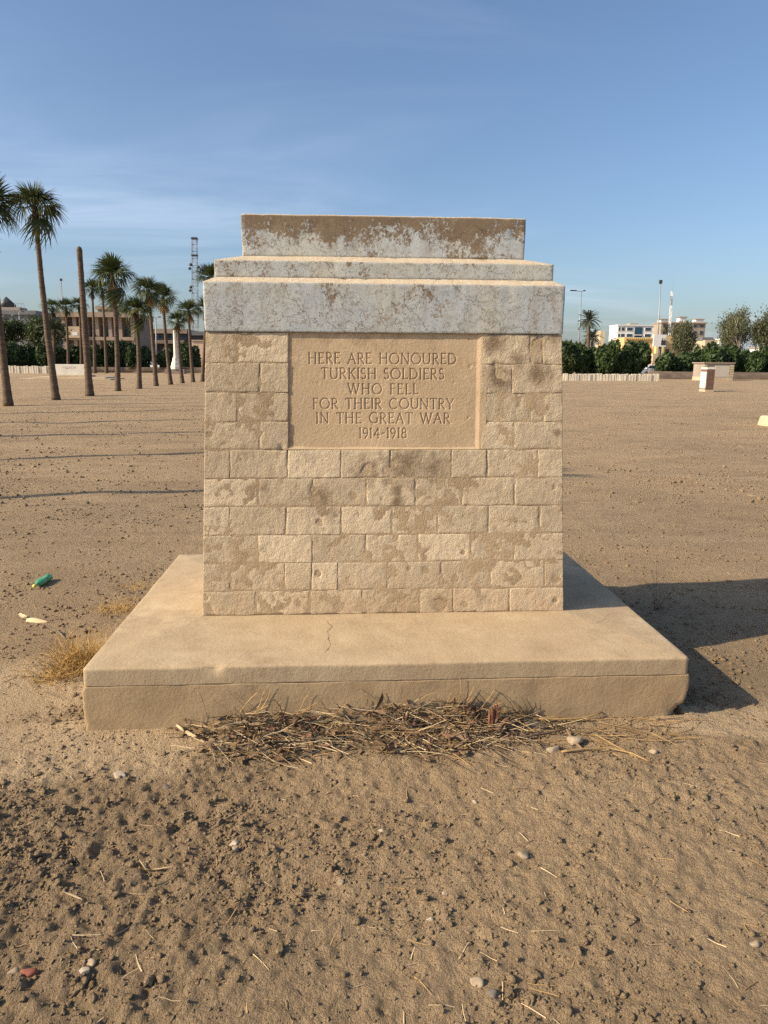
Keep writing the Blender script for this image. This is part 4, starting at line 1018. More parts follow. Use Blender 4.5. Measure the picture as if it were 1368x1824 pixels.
# left: dark grey building
Y = 165; x0, x1 = at(-60, 640, Y)[0], at(66, 600, Y)[0]; zt_ = zat(30, 553, Y)
r = empty('office_building', ((x0 + x1) / 2, Y, 0), 'dark grey flat roofed building behind the acacias at the left edge', 'building')
facade(r, x0, x1, Y, Y + 18, -.2, zt_ - .9, M['grey_wall']); MB().box(x0 - .4, x1 + .4, Y - .4, Y + 18.4, zt_ - .9, zt_).build('roof', M['grey_wall'], r)
winrow(r, [at(p, 590, Y)[0] for p in (8, 26, 44, 60)], zat(20, 596, Y), zat(20, 576, Y), 1.9, Y, M['glass'], M['concrete'])
MB().box(at(-10, 545, Y)[0], at(24, 545, Y)[0], Y + 3, Y + 7, zt_, zt_ + .9).build('roof_housing', M['concrete'], r)
MB().tube([(at(-20, 545, Y)[0], Y + 5, zt_ + .5), (at(-4, 545, Y)[0], Y + 5, zt_ + 2.2), (at(8, 545, Y)[0], Y + 5, zt_ + 1.0)], [.7, 1.2, .6], 8).build('water_tank', M['dark_steel'], r, True)
mb = MB()
for p in (12, 18, 24, 29): xx = at(p, 545, Y)[0]; mb.tube([(xx, Y + 4, zt_), (xx, Y + 4, zt_ + 2)], .05, 4)
mb.tube([(at(12, 545, Y)[0], Y + 4, zt_ + 1.9), (at(29, 545, Y)[0], Y + 4, zt_ + 1.7)], .05, 4); mb.build('roof_railing', M['steel'], r)
# left: brown modern building
Y = 150; X = lambda p, y=600: at(p, y, Y)[0]; Zq = lambda y, p=180: zat(p, y, Y)
r = empty('brown_building', (X(175), Y, 0), 'low brown building with a broad flat roof behind the palms', 'building')
facade(r, X(112), X(236), Y + 2.2, Y + 16, -.2, Zq(565), M['brown_wall'])
MB().box(X(103), X(238), Y - .6, Y + 17, Zq(565), Zq(556)).build('roof', M['brown_band'], r)
MB().box(X(166), X(205), Y + 4, Y + 12, Zq(556), Zq(549)).build('penthouse', M['brown_wall'], r)
MB().box(X(163), X(207), Y + 3.5, Y + 12.5, Zq(549), Zq(543)).build('penthouse_roof', M['brown_band'], r)
MB().box(X(187), X(195), Y + 6, Y + 8, Zq(543), Zq(540)).build('roof_tank', M['red_paint'], r)
MB().box(X(105), X(238), Y + .2, Y + 2.2, Zq(606), Zq(600)).build('balcony', M['brown_band'], r)
for p in (113, 133, 154, 173, 196, 214, 236): MB().box(X(p) - .35, X(p) + .35, Y + .4, Y + 2.25, -.2, Zq(565)).build('column', M['brown_band'], r)
MB().box(X(113.5), X(150), Y - .4, Y + .2, Zq(602), Zq(582)).build('signboard', M['cream'], r)
MB().box(X(131), X(140), Y - .45, Y - .401, Zq(598), Zq(592)).build('plaque', M['white'], r)
winrow(r, [X(p) for p in (164, 184, 205, 225)], Zq(598), Zq(580), 1.7, Y + 2.2, M['glass'], M['brown_band'])
# left: long low building further right
Y = 175; X = lambda p, y=610: at(p, y, Y)[0]; Zq = lambda y, p=290: zat(p, y, Y)
r = empty('long_building', (X(300), Y, 0), 'long low brown building with a window band left of the memorial', 'building')
facade(r, X(232), X(372), Y, Y + 14, -.2, Zq(594), M['dark_wall'])
MB().box(X(230), X(335), Y - .8, Y + 14.8, Zq(594), Zq(586)).build('roof', M['brown_band'], r)
MB().box(X(335), X(390), Y - .5, Y + 14, Zq(597), Zq(590)).build('roof_annexe', M['grey_wall'], r)
winrow(r, [X(p) for p in (262, 270, 278, 286, 294, 302, 310, 318, 328)], Zq(604), Zq(597), 1.0, Y, M['glass_blue'], M['concrete'])
MB().box(X(240), X(330), Y - 1.2, Y - .01, Zq(612), Zq(606)).build('balcony', M['brown_wall'], r)
Y = 120; X = lambda p, y=610: at(p, y, Y)[0]
r = empty('kiosk', (X(349), Y, 0), 'small pinkish kiosk just left of the memorial', 'kiosk')
facade(r, X(340), X(366), Y, Y + 3, -.1, zat(350, 607, Y), plain('pink_render', (.60, .43, .32), .9, .08, .6)); MB().box(X(339), X(367), Y - .2, Y + 3.2, zat(350, 607, Y), zat(350, 605.5, Y)).build('roof', M['cream'], r)
# right: white office block
Y = 225; X = lambda p, y=600: at(p, y, Y)[0]; Zq = lambda y, p=1135: zat(p, y, Y)
r = empty('white_building', (X(1135), Y, 0), 'white office block with dark strip windows behind the ochre building', 'building')
facade(r, X(1099), X(1182), Y, Y + 7, -.2, Zq(579), M['white']); MB().box(X(1098.5), X(1182.5), Y - .25, Y + 7.2, Zq(580.5), Zq(578.5)).build('roof', M['white'], r)
facade(r, X(1085), X(1093), Y + 8, Y + 12, -.2, Zq(588), M['cream'], 'annexe')
for row in ((583, 589.5), (594.5, 600.5)):
    winrow(r, [X(1108.5)], Zq(row[1]), Zq(row[0]), sized(6, Y), Y, M['glass'])
    winrow(r, [X(1102)], Zq(row[1]), Zq(row[0]), sized(3.5, Y), Y, M['glass'])
    winrow(r, [X(p) for p in (1120.5, 1153, 1167.5, 1178)], Zq(row[1]), Zq(row[0]), sized(11, Y), Y, M['glass'])
MB().box(X(1129.5), X(1143), Y - .12, Y + .15, Zq(602), Zq(583)).build('curtain_wall', M['glass_blue'], r)
MB().box(X(1129.5), X(1143), Y - .3, Y - .13, Zq(597.5), Zq(596)).build('spandrel', M['white'], r)
MB().box(X(1127), X(1142), Y + 3, Y + 6, Zq(578.5), Zq(575)).build('roof_housing', M['concrete'], r)
# right: ochre building
Y = 128; X = lambda p, y=620: at(p, y, Y)[0]; Zq = lambda y, p=1150: zat(p, y, Y)
r = empty('ochre_building', (X(1155), Y, 0), 'ochre building with a toothed cornice behind the right hedge', 'building')
facade(r, X(1111), X(1166), Y, Y + 4.5, -.2, Zq(602.5), M['yellow']); facade(r, X(1180), X(1214), Y + .5, Y + 5, -.2, Zq(597), M['yellow'], 'wing')
MB().box(X(1166), X(1180), Y - .6, Y + 2, -.2, Zq(600)).build('porch', M['yellow_pale'], r)
for k in range(16):
    p = 1112.5 + k * 3.4; MB().box(X(p), X(p + 1.7), Y - .3, Y + .1, Zq(605.2), Zq(602.4)).build('cornice_tooth', M['yellow'], r)
MB().box(X(1110.5), X(1166), Y - .18, Y + 4.6, Zq(602.5), Zq(601.3)).build('cornice', M['yellow_pale'], r)
winrow(r, [X(1145), X(1158)], Zq(629), Zq(621), sized(5, Y), Y, M['door'], M['yellow_pale'])
winrow(r, [X(1191)], Zq(635), Zq(620.5), sized(9, Y), Y + .5, M['door'], M['yellow_pale'])
for p in (1184, 1200): MB().box(X(p) - .25, X(p) + .25, Y + .2, Y + .6, -.2, Zq(612)).build('pilaster', M['yellow_pale'], r)
MB().box(X(1151), X(1163), Y - 3.2, Y - .01, -.2, Zq(630)).build('entrance_porch', M['cream'], r)
# right: unfinished concrete building
Y = 205; X = lambda p, y=600: at(p, y, Y)[0]; Zq = lambda y, p=1215: zat(p, y, Y)
r = empty('concrete_building', (X(1216), Y, 0), 'grey brown unfinished concrete building with roof huts behind the eucalyptus', 'building')
facade(r, X(1176), X(1255), Y, Y + 5, -.2, Zq(576), M['concrete']); MB().box(X(1175), X(1257), Y - .5, Y + 5.5, Zq(576), Zq(574)).build('roof', M['brown_band'], r)
facade(r, X(1207), X(1214), Y - .4, Y + .1, -.2, Zq(576), M['cream'], 'pier')
for row in ((578, 583), (589, 596), (602, 609)): winrow(r, [X(p) for p in (1182, 1201, 1222, 1236, 1248)], Zq(row[1]), Zq(row[0]), sized(6.5, Y), Y, M['glass'], M['brown_band'])
for a, b_, c, d in ((1177, 1191, 569, 574), (1211, 1223, 564.5, 574), (1239, 1254, 568, 574)): MB().box(X(a), X(b_), Y + 1, Y + 3, Zq(d), Zq(c)).build('roof_hut', M['white'], r)
for a, b_, c in ((1175.5, 1192, 568.3), (1209, 1225, 563.7), (1238, 1255.5, 567.3)): MB().box(X(a), X(b_), Y + .7, Y + 3.3, Zq(c + .8), Zq(c)).build('hut_roof', M['brown_band'], r)
# right: cream shed
Y = 138; X = lambda p, y=620: at(p, y, Y)[0]; Zq = lambda y, p=1275: zat(p, y, Y)
r = empty('cream_shed', (X(1275), Y, 0), 'cream walled shed between the two eucalyptus trees', 'shed')
facade(r, X(1255), X(1281), Y, Y + 5, -.2, Zq(606), M['cream']); facade(r, X(1281), X(1300), Y + .8, Y + 5, -.2, Zq(603.5), M['concrete'], 'annexe'); facade(r, X(1278), X(1282.5), Y - .5, Y + 5.2, -.2, Zq(603), M['white'], 'buttress')
MB().box(X(1254), X(1274), Y + 1, Y + 5.4, Zq(606), Zq(600.5)).build('roof', M['grey_wall'], r)
Y = 120; r = empty('far_hut', (at(1364, 630, Y)[0], Y, 0), 'pale hut beside the right edge behind the hedge', 'hut')
facade(r, at(1352, 630, Y)[0], at(1380, 630, Y)[0], Y, Y + 3, -.1, zat(1360, 620, Y), M['white']); MB().box(at(1350, 630, Y)[0], at(1382, 630, Y)[0], Y - .3, Y + 3.3, zat(1360, 620, Y), zat(1360, 618, Y)).build('roof', M['concrete'], r)
# billboard with two dark standing figures printed on white
Y = 104; X = lambda p, y=605: at(p, y, Y)[0]; Zq = lambda y, p=1178: zat(p, y, Y)
r = empty('billboard', (X(1179), Y, 0), 'white billboard with dark printed figures on a pole above the hedge', 'billboard')
MB().box(X(1164.5), X(1187), Y, Y + .25, Zq(617.5), Zq(596)).build('panel', M['white_paint'], r)
MB().add([(X(1187.2), Y, Zq(617.5)), (X(1193), Y + 1.0, Zq(616.5)), (X(1193), Y + 1.0, Zq(596.5)), (X(1187.2), Y, Zq(596)), (X(1187.2), Y + .25, Zq(617.5)), (X(1193), Y + 1.25, Zq(616.5)), (X(1193), Y + 1.25, Zq(596.5)), (X(1187.2), Y + .25, Zq(596))],
         [(0, 1, 2, 3), (7, 6, 5, 4), (0, 4, 5, 1), (1, 5, 6, 2), (2, 6, 7, 3), (3, 7, 4, 0)]).build('side_panel', M['grey_wall'], r)
def fig(p, w, y0, y1):
    hgt = y1 - y0; o = [(-.5, 1), (-.5, .45), (-.32, .3), (-.14, .25), (-.2, .12), (-.1, .0), (.1, .0), (.2, .12), (.14, .25), (.32, .3), (.5, .45), (.5, 1)]
    return MB().prism([(X(p + a * w), Zq(y0 + b_ * hgt)) for a, b_ in o], Y - .012, Y - .006)
fig(1180.3, 4.4, 601.5, 615).build('printed_figure', M['print_dark'], r); fig(1184.4, 4.0, 602, 615).build('printed_figure', M['print_dark'], r)
MB().tube([(X(1178.5), Y + .3, -.1), (X(1178.5), Y + .3, Zq(610))], .22, 8).build('pole', M['dark_steel'], r, True)

# ------------------------------------------------------------------ masts and lamps
def mast(name, px0, py0, px1, py1, Y, label, rad, mat, group=None):
    a, b_ = at(px0, py0, Y), at(px1, py1, Y); r = empty(name, (a[0], Y, 0), label, 'mast', group)
    MB().tube([(a[0], Y, -.1), (b_[0], Y, b_[2])], [rad, rad * .55], 6).build('pole', mat, r, True)
    return r, b_
r, b_ = mast('antenna_mast', 1173, 612, 1177, 501, 190, 'tall dark mast with a lamp box above the white office block', .22, M['steel'])
MB().box(b_[0] - .35, b_[0] + .35, 189.7, 190.3, b_[2] - .6, b_[2] + .3).build('lamp_box', M['dark_steel'], r)
mast('antenna_mast', 109, 600, 106.3, 497, 170, 'thinner left one of the two far masts beside the tallest palm', .10, M['steel'], 'pair of far masts')
r, b_ = mast('antenna_mast', 111, 600, 108.6, 497, 170.6, 'thicker right one of the two far masts beside the tallest palm', .17, M['steel'], 'pair of far masts')
MB().box(b_[0] - .22, b_[0] + .22, 170.4, 170.8, b_[2] - .4, b_[2] + .1).build('mast_head', M['dark_steel'], r)
def lattice(px, ptop, pbot, Y, wpx0, wpx1, label, mats, bay, rad, px1=None):
    b0, t0 = at(px, pbot, Y), at(px1 or px, ptop, Y); H = t0[2]; w0, w1 = sized(wpx0, Y) / 2, sized(wpx1, Y) / 2
    r = empty('lattice_tower', (b0[0], Y, 0), label, 'tower'); dx = t0[0] - b0[0]
    n = max(6, int(H / bay)); mbs = [MB() for _ in mats]
    def P(k, i): t = k / n; w = w0 + (w1 - w0) * t; a = i * math.pi / 2 + math.pi / 4; return (b0[0] + dx * t + w * 1.2 * math.cos(a), Y + w * 1.2 * math.sin(a), H * t)
    for k in range(n):
        mb = mbs[1 if len(mats) > 1 and (k * 9 // n) % 3 == 1 else 0]
        for i in range(4):
            mb.tube([P(k, i), P(k + 1, i)], rad, 4, False); mb.tube([P(k + 1, i), P(k + 1, (i + 1) % 4)], rad * .7, 3, False)
            mb.tube([P(k, i), P(k + 1, (i + 1) % 4)] if k % 2 else [P(k, (i + 1) % 4), P(k + 1, i)], rad * .6, 3, False)
    for mb, m in zip(mbs, mats): mb.build('lattice', m, r)
    return r, b0[0], dx, H
Yt = 200
r, bx, dx, H = lattice(346, 423, 600, Yt, 12, 9, 'grey lattice telecom tower with dish antennas left of the memorial', [M['steel']], 1.7, .085, 346.5)
for py_, sx in ((472, -1), (479, -1.25), (476, 1.2), (512, -1), (518, -1.2)):
    z = zat(346, py_, Yt); MB().tube([(bx + dx * z / H + sx * .95, Yt - .9, z), (bx + dx * z / H + sx * .95, Yt - .55, z)], [.42, .15], 10).build('dish', M['dark_steel'], r, True)
for py_ in (425, 455): z = zat(346, py_, Yt); q = bx + dx * z / H; MB().box(q - .8, q + .8, Yt - .85, Yt + .85, z - .15, z + .15).build('platform', M['dark_steel'], r)
lattice(1193, 519, 600, 192, 4.5, 2.6, 'white and grey lattice mast above the concrete building', [M['white_paint'], M['steel']], 1.2, .055, 1197)
r_, b2 = mast('antenna_mast', 1196.6, 520, 1199.5, 497, 192.5, 'thin whip aerial above the white and grey lattice mast', .06, M['steel'])
def lamp(pb, pt, ptop, Y, label, arms):
    a, t = at(pb, 640, Y), at(pt, ptop, Y); r = empty('street_lamp', (a[0], Y, 0), label, 'street lamp', 'street lamps along the road')
    MB().tube([(a[0], Y, -.1), (t[0], Y, t[2])], [.13, .07], 7).build('pole', M['steel'], r, True)
    for s_ in arms:
        MB().tube([(t[0], Y, t[2]), (t[0] + s_ * .9, Y, t[2] + .08)], .05, 5).build('arm', M['steel'], r)
        MB().box(t[0] + min(s_ * .7, s_ * 1.5), t[0] + max(s_ * .7, s_ * 1.5), Y - .15, Y + .15, t[2] + .03, t[2] + .18).build('lamp_head', M['dark_steel'], r)
lamp(1030, 1035.5, 519, 105, 'tall double armed street lamp beside the tall date palm', (-1.1, .4))
lamp(278, 277.5, 566, 108, 'street lamp between the palms left of the pale column', (-.6, .5))
lamp(36, 34, 556, 125, 'thin lamp post in front of the dark grey building', (.5,))
# railing behind the right hedge, low dark bank in front of it
Y = 83; r = empty('railing', (at(1200, 660, Y)[0], Y, 0), 'dark metal railing between the shrubs on the right', 'railing')
for k in range(40): x = at(1010, 650, Y)[0] + k * .62; MB().tube([(x, Y, -.1), (x, Y, 1.7)], .035, 4).build('post', M['dark_steel'], r)
for z in (.9, 1.62): MB().tube([(at(1008, 650, Y)[0], Y, z), (at(1008, 650, Y)[0] + 25.2, Y, z)], .03, 4).build('rail', M['dark_steel'], r)
Y = 73
loft_obj('earth_bank', [(at(1170, 670, Y)[0], at(1420, 670, Y)[0], Y, Y + 3, -.1), (at(1172, 670, Y)[0], at(1420, 670, Y)[0], Y + .3, Y + 3, .55), (at(1174, 670, Y)[0], at(1420, 670, Y)[0], Y + .8, Y + 2.4, .72)], .5, M['dark_soil'], None, .1, rough_disp(.12, 1.3, 900), .2, False)
tag(bpy.data.objects['earth_bank'], 'low dark bank of earth and rubble under the right hedge', 'bank')
Y = 99
loft_obj('garden_wall', [(at(-80, 660, Y)[0], at(372, 660, Y)[0], Y - .3, Y, -.1), (at(-80, 660, Y)[0], at(372, 660, Y)[0], Y - .3, Y, .75)], 1.0, M['dark_soil'], None, .05, rough_disp(.04, 1.3, 910), .3, False)
tag(bpy.data.objects['garden_wall'], 'low dark wall along the foot of the left hedge', 'wall')
# rows of worn headstone slabs set as low walls
def slab_row(pa, pb, ybase, ytop, label, wpx, seedv, tall=1.0):
    g = random.Random(seedv); a, b_ = gnd(pa, ybase), gnd(pb, ybase); Y = (a[1] + b_[1]) / 2
    r = empty('slab_wall', ((a[0] + b_[0]) / 2, Y, 0), label, 'low wall'); x = at(pa, ybase, Y)[0]; x1 = at(pb, ybase, Y)[0]; h = zat(pa, ytop, Y)
    while x < x1:
        w = sized(wpx, Y) * g.uniform(.75, 1.3); hh = h * g.uniform(.92, 1.04); t = g.uniform(-.05, .05)
        MB().add([(x, Y + t, -.05), (x + w, Y + t, -.05), (x + w, Y + t + .14, -.05), (x, Y + t + .14, -.05), (x + g.uniform(-.02, .02), Y + t, hh), (x + w, Y + t, hh * g.uniform(.97, 1)), (x + w, Y + t + .14, hh), (x, Y + t + .14, hh)],
                 [(0, 3, 2, 1), (4, 5, 6, 7), (0, 1, 5, 4), (1, 2, 6, 5), (2, 3, 7, 6), (3, 0, 4, 7)]).build('slab', M['slab'], r)
        x += w + sized(wpx, Y) * g.uniform(.18, .5)
    return r
slab_row(1003, 1172, 678.5, 665.5, 'low wall of worn pale headstone slabs on the right', 3.6, 1)
slab_row(-20, 88, 665, 651.5, 'low wall of upright worn slabs left of the white memorial wall', 3.4, 2)
slab_row(215, 352, 663.5, 660.2, 'very low row of pale kerb stones behind the palm row', 3.6, 3)
# white memorial wall on steps
b = gnd(126, 676); Y = b[1]; X = lambda p, y=660: at(p, y, Y)[0]; Zq = lambda y, p=126: zat(p, y, Y)
r = empty('memorial_wall', (X(125), Y, 0), 'white block shaped memorial stone on low steps behind the palms', 'memorial')
MB().box(X(90), X(154), Y + .4, Y + 1.3, .35, Zq(649)).build('stone', M['white_stone'], r, bevel=.03)
MB().box(X(86), X(158), Y + .1, Y + 1.7, .22, .349).build('step', M['cream'], r, bevel=.02); MB().box(X(62), X(190), Y - .5, Y + 2.3, .10, .219).build('step', M['cream'], r, bevel=.02); MB().box(X(42), X(203), Y - 1.1, Y + 2.9, -.1, .099).build('step', M['cream'], r, bevel=.02)
mb = MB(); g = random.Random(5)
for row, (za, n) in enumerate(((.80, 15), (.71, 13))):
    for k in range(n):
        if g.random() < .2: continue
        x = X(109) + k * .075; x += row * .06; mb.box(x, x + .045, Y + .392, Y + .4, za * Zq(649) , za * Zq(649) + .05)
mb.build('worn_lettering', M['concrete'], r)
# pale column on a dark plinth
b = gnd(312, 666); Y = b[1]; X = lambda p, y=650: at(p, y, Y)[0]; Zq = lambda y, p=314: zat(p, y, Y); cx = X(314)
r = empty('stone_column', (cx, Y, 0), 'pale tapering stone column on a stepped octagonal base among the palms', 'monument')
w = lambda p: sized(p, Y) / 2
def octa(segs, name, mat):
    mb = MB(); mb.tube([(cx, Y, z) for z, _ in segs], [q / math.cos(math.pi / 8) for _, q in segs], 8); mb.build(name, mat, r)
octa([(Zq(657.5), w(19)), (Zq(652), w(18.5)), (Zq(651.5), w(16)), (Zq(645), w(14)), (Zq(644.5), w(12.5)), (Zq(637), w(10))], 'base', M['white_stone'])
octa([(Zq(637), w(7.6)), (Zq(632), w(6.8)), (Zq(588), w(4.6))], 'shaft', M['white_stone'])
MB().box(cx - w(36), cx + w(30), Y - w(16), Y + w(16), -.1, Zq(657.6)).build('plinth', M['brown_wall'], r, bevel=.03)
# small pavilion and brick pillar on the right
b = gnd(1278, 678); Y = b[1]; X = lambda p, y=660: at(p, y, Y)[0]; Zq = lambda y, p=1278: zat(p, y, Y)
r = empty('small_pavilion', (X(1279), Y, 0), 'small stone pavilion with a flat overhanging slab roof on the right', 'pavilion')
MB().box(X(1254), X(1306), Y, Y + 2.2, .0, Zq(648)).build('wall', M['concrete'], r); MB().box(X(1252), X(1308), Y - .12, Y + 2.35, Zq(647.6), Zq(645.5)).build('roof', M['brown_band'], r)
MB().box(X(1253.5), X(1306.5), Y - .03, Y + 2.25, -.1, Zq(671.5)).build('base_course', M['cream'], r)
MB().box(X(1273), X(1299), Y - .05, Y - .001, Zq(671.3), Zq(651)).build('inset_panel', plain('grey_panel', (.50, .45, .38), .9, .1, 1), r)
for k in range(5):
    z0, z1 = Zq(671 - k * 4.4), Zq(667.2 - k * 4.4); MB().box(X(1299.5) + (k % 2) * .06, X(1306.6), Y - .06, Y - .002, z0, z1).build('quoin', M['cream'], r)
    MB().box(X(1253.4), X(1259), Y - .06, Y - .002, z0, z1).build('quoin', M['cream'], r)
b = gnd(1262, 697.5); Y = b[1]; X = lambda p, y=675: at(p, y, Y)[0]; Zq = lambda y, p=1262: zat(p, y, Y)
r = empty('brick_pillar', (X(1263), Y, 0), 'short brick pillar with a white left face standing alone on the right', 'pillar')
x0, x1 = X(1258.5), X(1272.5); zt_ = Zq(654.5); D = .72
MB().box(x0 + .01, x1 - .01, Y + .01, Y + D - .01, -.1, zt_ - .10).build('core', M['concrete'], r)
nb, hb = 14, (zt_ - .22) / 14
bme = {}
for k in range(nb):
    z = .10 + k * hb; cuts = [0, .5, 1] if k % 2 else [0, .25, .75, 1]
    for a, c in zip(cuts[:-1], cuts[1:]):
        MB().box(x0 + (x1 - x0) * a + .005, x0 + (x1 - x0) * c - .005, Y - .006, Y + .1, z + .004, z + hb - .006).build('brick', M['brick'], r)
    MB().box(x1 - .1, x1 + .006, Y + .105, Y + D, z + .004, z + hb - .006).build('brick', M['brick'], r)
MB().box(x0 - .03, x0 + .009, Y + .04, Y + D - .04, .22, zt_ - .26).build('white_plaque', M['white_paint'], r); MB().box(x0 - .012, x0 + .009, Y + .0, Y + D, zt_ - .25, zt_ - .12).build('brick_band', M['brick'], r)
MB().box(x0 - .02, x1 + .02, Y - .02, Y + D + .02, zt_ - .11, zt_).build('cap', M['white_stone'], r, bevel=.01); MB().box(x0 - .03, x1 + .03, Y - .03, Y + D + .03, -.1, .10).build('base', M['cream'], r, bevel=.01)
# stepped stone cut by the right edge
b = gnd(1346, 757); Y = b[1] - 2.0; x0 = b[0]; hz = zat(1352, 739, Y + 2.0)
r = empty('stepped_stone', (x0 + 1.0, Y + 1.0, 0), 'pale stepped stone monument cut off by the right edge', 'monument')
loft_obj('step', [(x0, x0 + 2.2, Y, Y + 2.0, -.1), (x0 + .06, x0 + 2.14, Y + .06, Y + 1.94, hz * .92), (x0 + .10, x0 + 2.1, Y + .1, Y + 1.9, hz)], .08, M['cream'], r, .03, rough_disp(.008, 4, 940), .08, True, np.array([x0 + 1.0, Y + 1.0, 0]))
loft_obj('shaft', [(x0 + .23, x0 + 1.97, Y + .23, Y + 1.77, hz - .02), (x0 + .27, x0 + 1.93, Y + .27, Y + 1.73, hz + .20), (x0 + .5, x0 + 1.7, Y + .5, Y + 1.5, hz + .26)], .08, M['cream'], r, .03, rough_disp(.006, 4, 950), .08, True, np.array([x0 + 1.0, Y + 1.0, 0]))
# parked cars glimpsed between the shrubs
def car(px, Y, label, hd=0.0):
    x = at(px, 650, Y)[0]; r = empty('parked_car', (x, Y, 0), label, 'car', 'cars parked behind the hedge', hd)
    L, W, o = 4.3, 1.75, [(-2.15, .35), (-2.15, .75), (-1.95, .92), (-1.3, .98), (1.25, .98), (2.05, .88), (2.15, .6), (2.15, .35)]
    MB().prism(o, -W / 2, W / 2).build('body', M['car_white'], r, bevel=.06, fix=True)
    c = [(-1.35, .97), (-.85, 1.42), (.55, 1.45), (1.2, .97)]
    MB().prism(c, -W / 2 + .10, W / 2 - .10).build('cabin', M['car_white'], r, bevel=.05, fix=True)
    for s_ in (-1, 1):
        for q in ([(-1.15, 1.0), (-.78, 1.36), (-.2, 1.38), (-.2, 1.0)], [(-.1, 1.0), (-.1, 1.38), (.48, 1.38), (.98, 1.0)]):
            y = s_ * (W / 2 - .095); MB().prism(q, min(y, y + s_ * .01), max(y, y + s_ * .01)).build('window', M['glass'], r, fix=True)
        for xx in (-1.35, 1.32):
            MB().tube([(xx, s_ * (W / 2 - .2), .32), (xx, s_ * (W / 2 + .01), .32)], .32, 14).build('wheel', M['rubber'], r, fix=True)
            MB().tube([(xx, s_ * (W / 2), .32), (xx, s_ * (W / 2 + .025), .32)], .19, 10).build('hubcap', M['steel'], r, fix=True)
    MB().prism([(.62, 1.43), (.66, 1.45), (1.22, 1.02), (1.18, .99)], -W / 2 + .2, W / 2 - .2).build('windscreen', M['glass'], r, fix=True)
car(1161, 92, 'white parked car in the gap between shrubs below the billboard', .2)
car(1061, 92, 'white parked car behind the hedge near the date palms', 0)
car(130, 116, 'white parked car above the white memorial wall', .1)
car(266, 116, 'white parked car behind the hedge near the left street lamp', -.1)

# ------------------------------------------------------------------ litter, weeds and stones around the plinth
def ribbon(mb, pts, w, g, curl=0.0, twist=.6):
    pts = [Vector(tuple(map(float, p))) for p in pts]; n = len(pts); V = []; a0 = g.uniform(0, 6.28)
    for i, p in enumerate(pts):
        t = (pts[min(i + 1, n - 1)] - pts[max(i - 1, 0)]).normalized(); s = t.orthogonal().normalized(); b = t.cross(s); q = a0 + twist * i / n
        d = s * math.cos(q) + b * math.sin(q); e = t.cross(d); k = w * math.sin(math.pi * (.12 + .84 * i / (n - 1)))
        V += [p - d * k, p + e * k * curl, p + d * k]
    mb.add(V, [f for i in range(n - 1) for f in ((3 * i, 3 * i + 1, 3 * i + 4, 3 * i + 3), (3 * i + 1, 3 * i + 2, 3 * i + 5, 3 * i + 4))])
def strand(mb, p, L, az, el, r, g, wob=.25, sag=.0, n=5, flat=None):
    d = Vector((math.cos(az) * math.cos(el), math.sin(az) * math.cos(el), math.sin(el))); pts = [Vector(p)]
    for k in range(n - 1):
        d = (d + Vector((g.uniform(-wob, wob), g.uniform(-wob, wob), g.uniform(-wob, wob) * .5 - sag))).normalized()
        q = pts[-1] + d * L / (n - 1)
        q.z = max(q.z, gzf(q.x, q.y) + r * .5)
        if -1.33 < q.x < 1.33 and q.y > -.012: q.y = -.012
        pts.append(q)
    if flat: ribbon(mb, pts, flat, g, .3)
    else: mb.tube(pts, [r * (1 - .5 * k / n) for k in range(n)], 3, False)
def pile_h(x):                       # height of the drift against the plinth
    return max(0.0, .085 * math.exp(-((x + .58) / .30) ** 2) + .085 * math.exp(-((x - .28) / .33) ** 2) + .05 * math.exp(-((x + .1) / .3) ** 2))
g = random.Random(42)
litter = {'straw': MB(), 'straw_pale': MB(), 'leaf_brown': MB(), 'leaf_red': MB(), 'twig': MB()}
CL = [(-.80, .06), (-.66, .05), (-.60, .08), (-.47, .05), (-.40, .08), (-.24, .06), (-.08, .07), (.02, .05), (.14, .06), (.24, .05), (.33, .05), (.38, .08), (.50, .06), (.62, .08), (-.1, .45)]
def pile_point():
    while True:
        x = g.gauss(*CL[g.randrange(len(CL))]); h = pile_h(x)
        if not -1.0 < x < .95: continue
        if g.random() * .10 > h + .006: continue
        v = g.random() ** 1.3; y = -.015 - v * (.10 + h * 1.7)
        top = h * max(0, 1 - v) ** .8
        return x, y, gzf(x, y) + g.random() * top, top
for i in range(760):
    x, y, z, t = pile_point(); strand(litter['straw' if g.random() < .45 else 'straw_pale'], (x, y, z + .006), g.uniform(.05, .22), g.choice((0, math.pi)) + g.gauss(0, .6), g.gauss(.03, .20), g.uniform(.0007, .0019), g, .16, .03)
for i in range(230):
    x, y, z, t = pile_point(); strand(litter['twig'], (x, y, z + .004), g.uniform(.05, .20), g.uniform(0, 6.28), g.gauss(.15, .4), g.uniform(.0012, .003), g, .35)
for i in range(430):
    x, y, z, t = pile_point(); strand(litter['leaf_brown' if g.random() < .82 else 'leaf_red'], (x, y, z + .004), g.uniform(.03, .09), g.uniform(0, 6.28), g.gauss(.1, .35), .002, g, .3, .0, 5, g.uniform(.004, .013))
for i in range(60):
    x, y, z, t = pile_point(); strand(litter['straw'], (x, -.015, gzf(x, -.02) + t * .7), g.uniform(.08, .20), g.uniform(0, 6.28), g.uniform(.5, 1.2), .0016, g, .3, .08)
for i in range(1100):                # thin scatter of straw over the soil
    y = -1.7 + 13 * g.random() ** 2.2; x = g.uniform(-1.2, 1.2) * (1.3 + max(0, y + 1) * .62)
    if abs(x) < 1.40 and -.0 < y < 1.9: continue
    strand(litter['straw_pale' if g.random() < .45 else 'straw' if g.random() < .6 else 'twig'], (x, y, gzf(x, y) + .003), g.uniform(.02, .08) * (1 + max(0, y) * .12), g.uniform(0, 6.28), 0, g.uniform(.0009, .0018), g, .12, .02, 4)
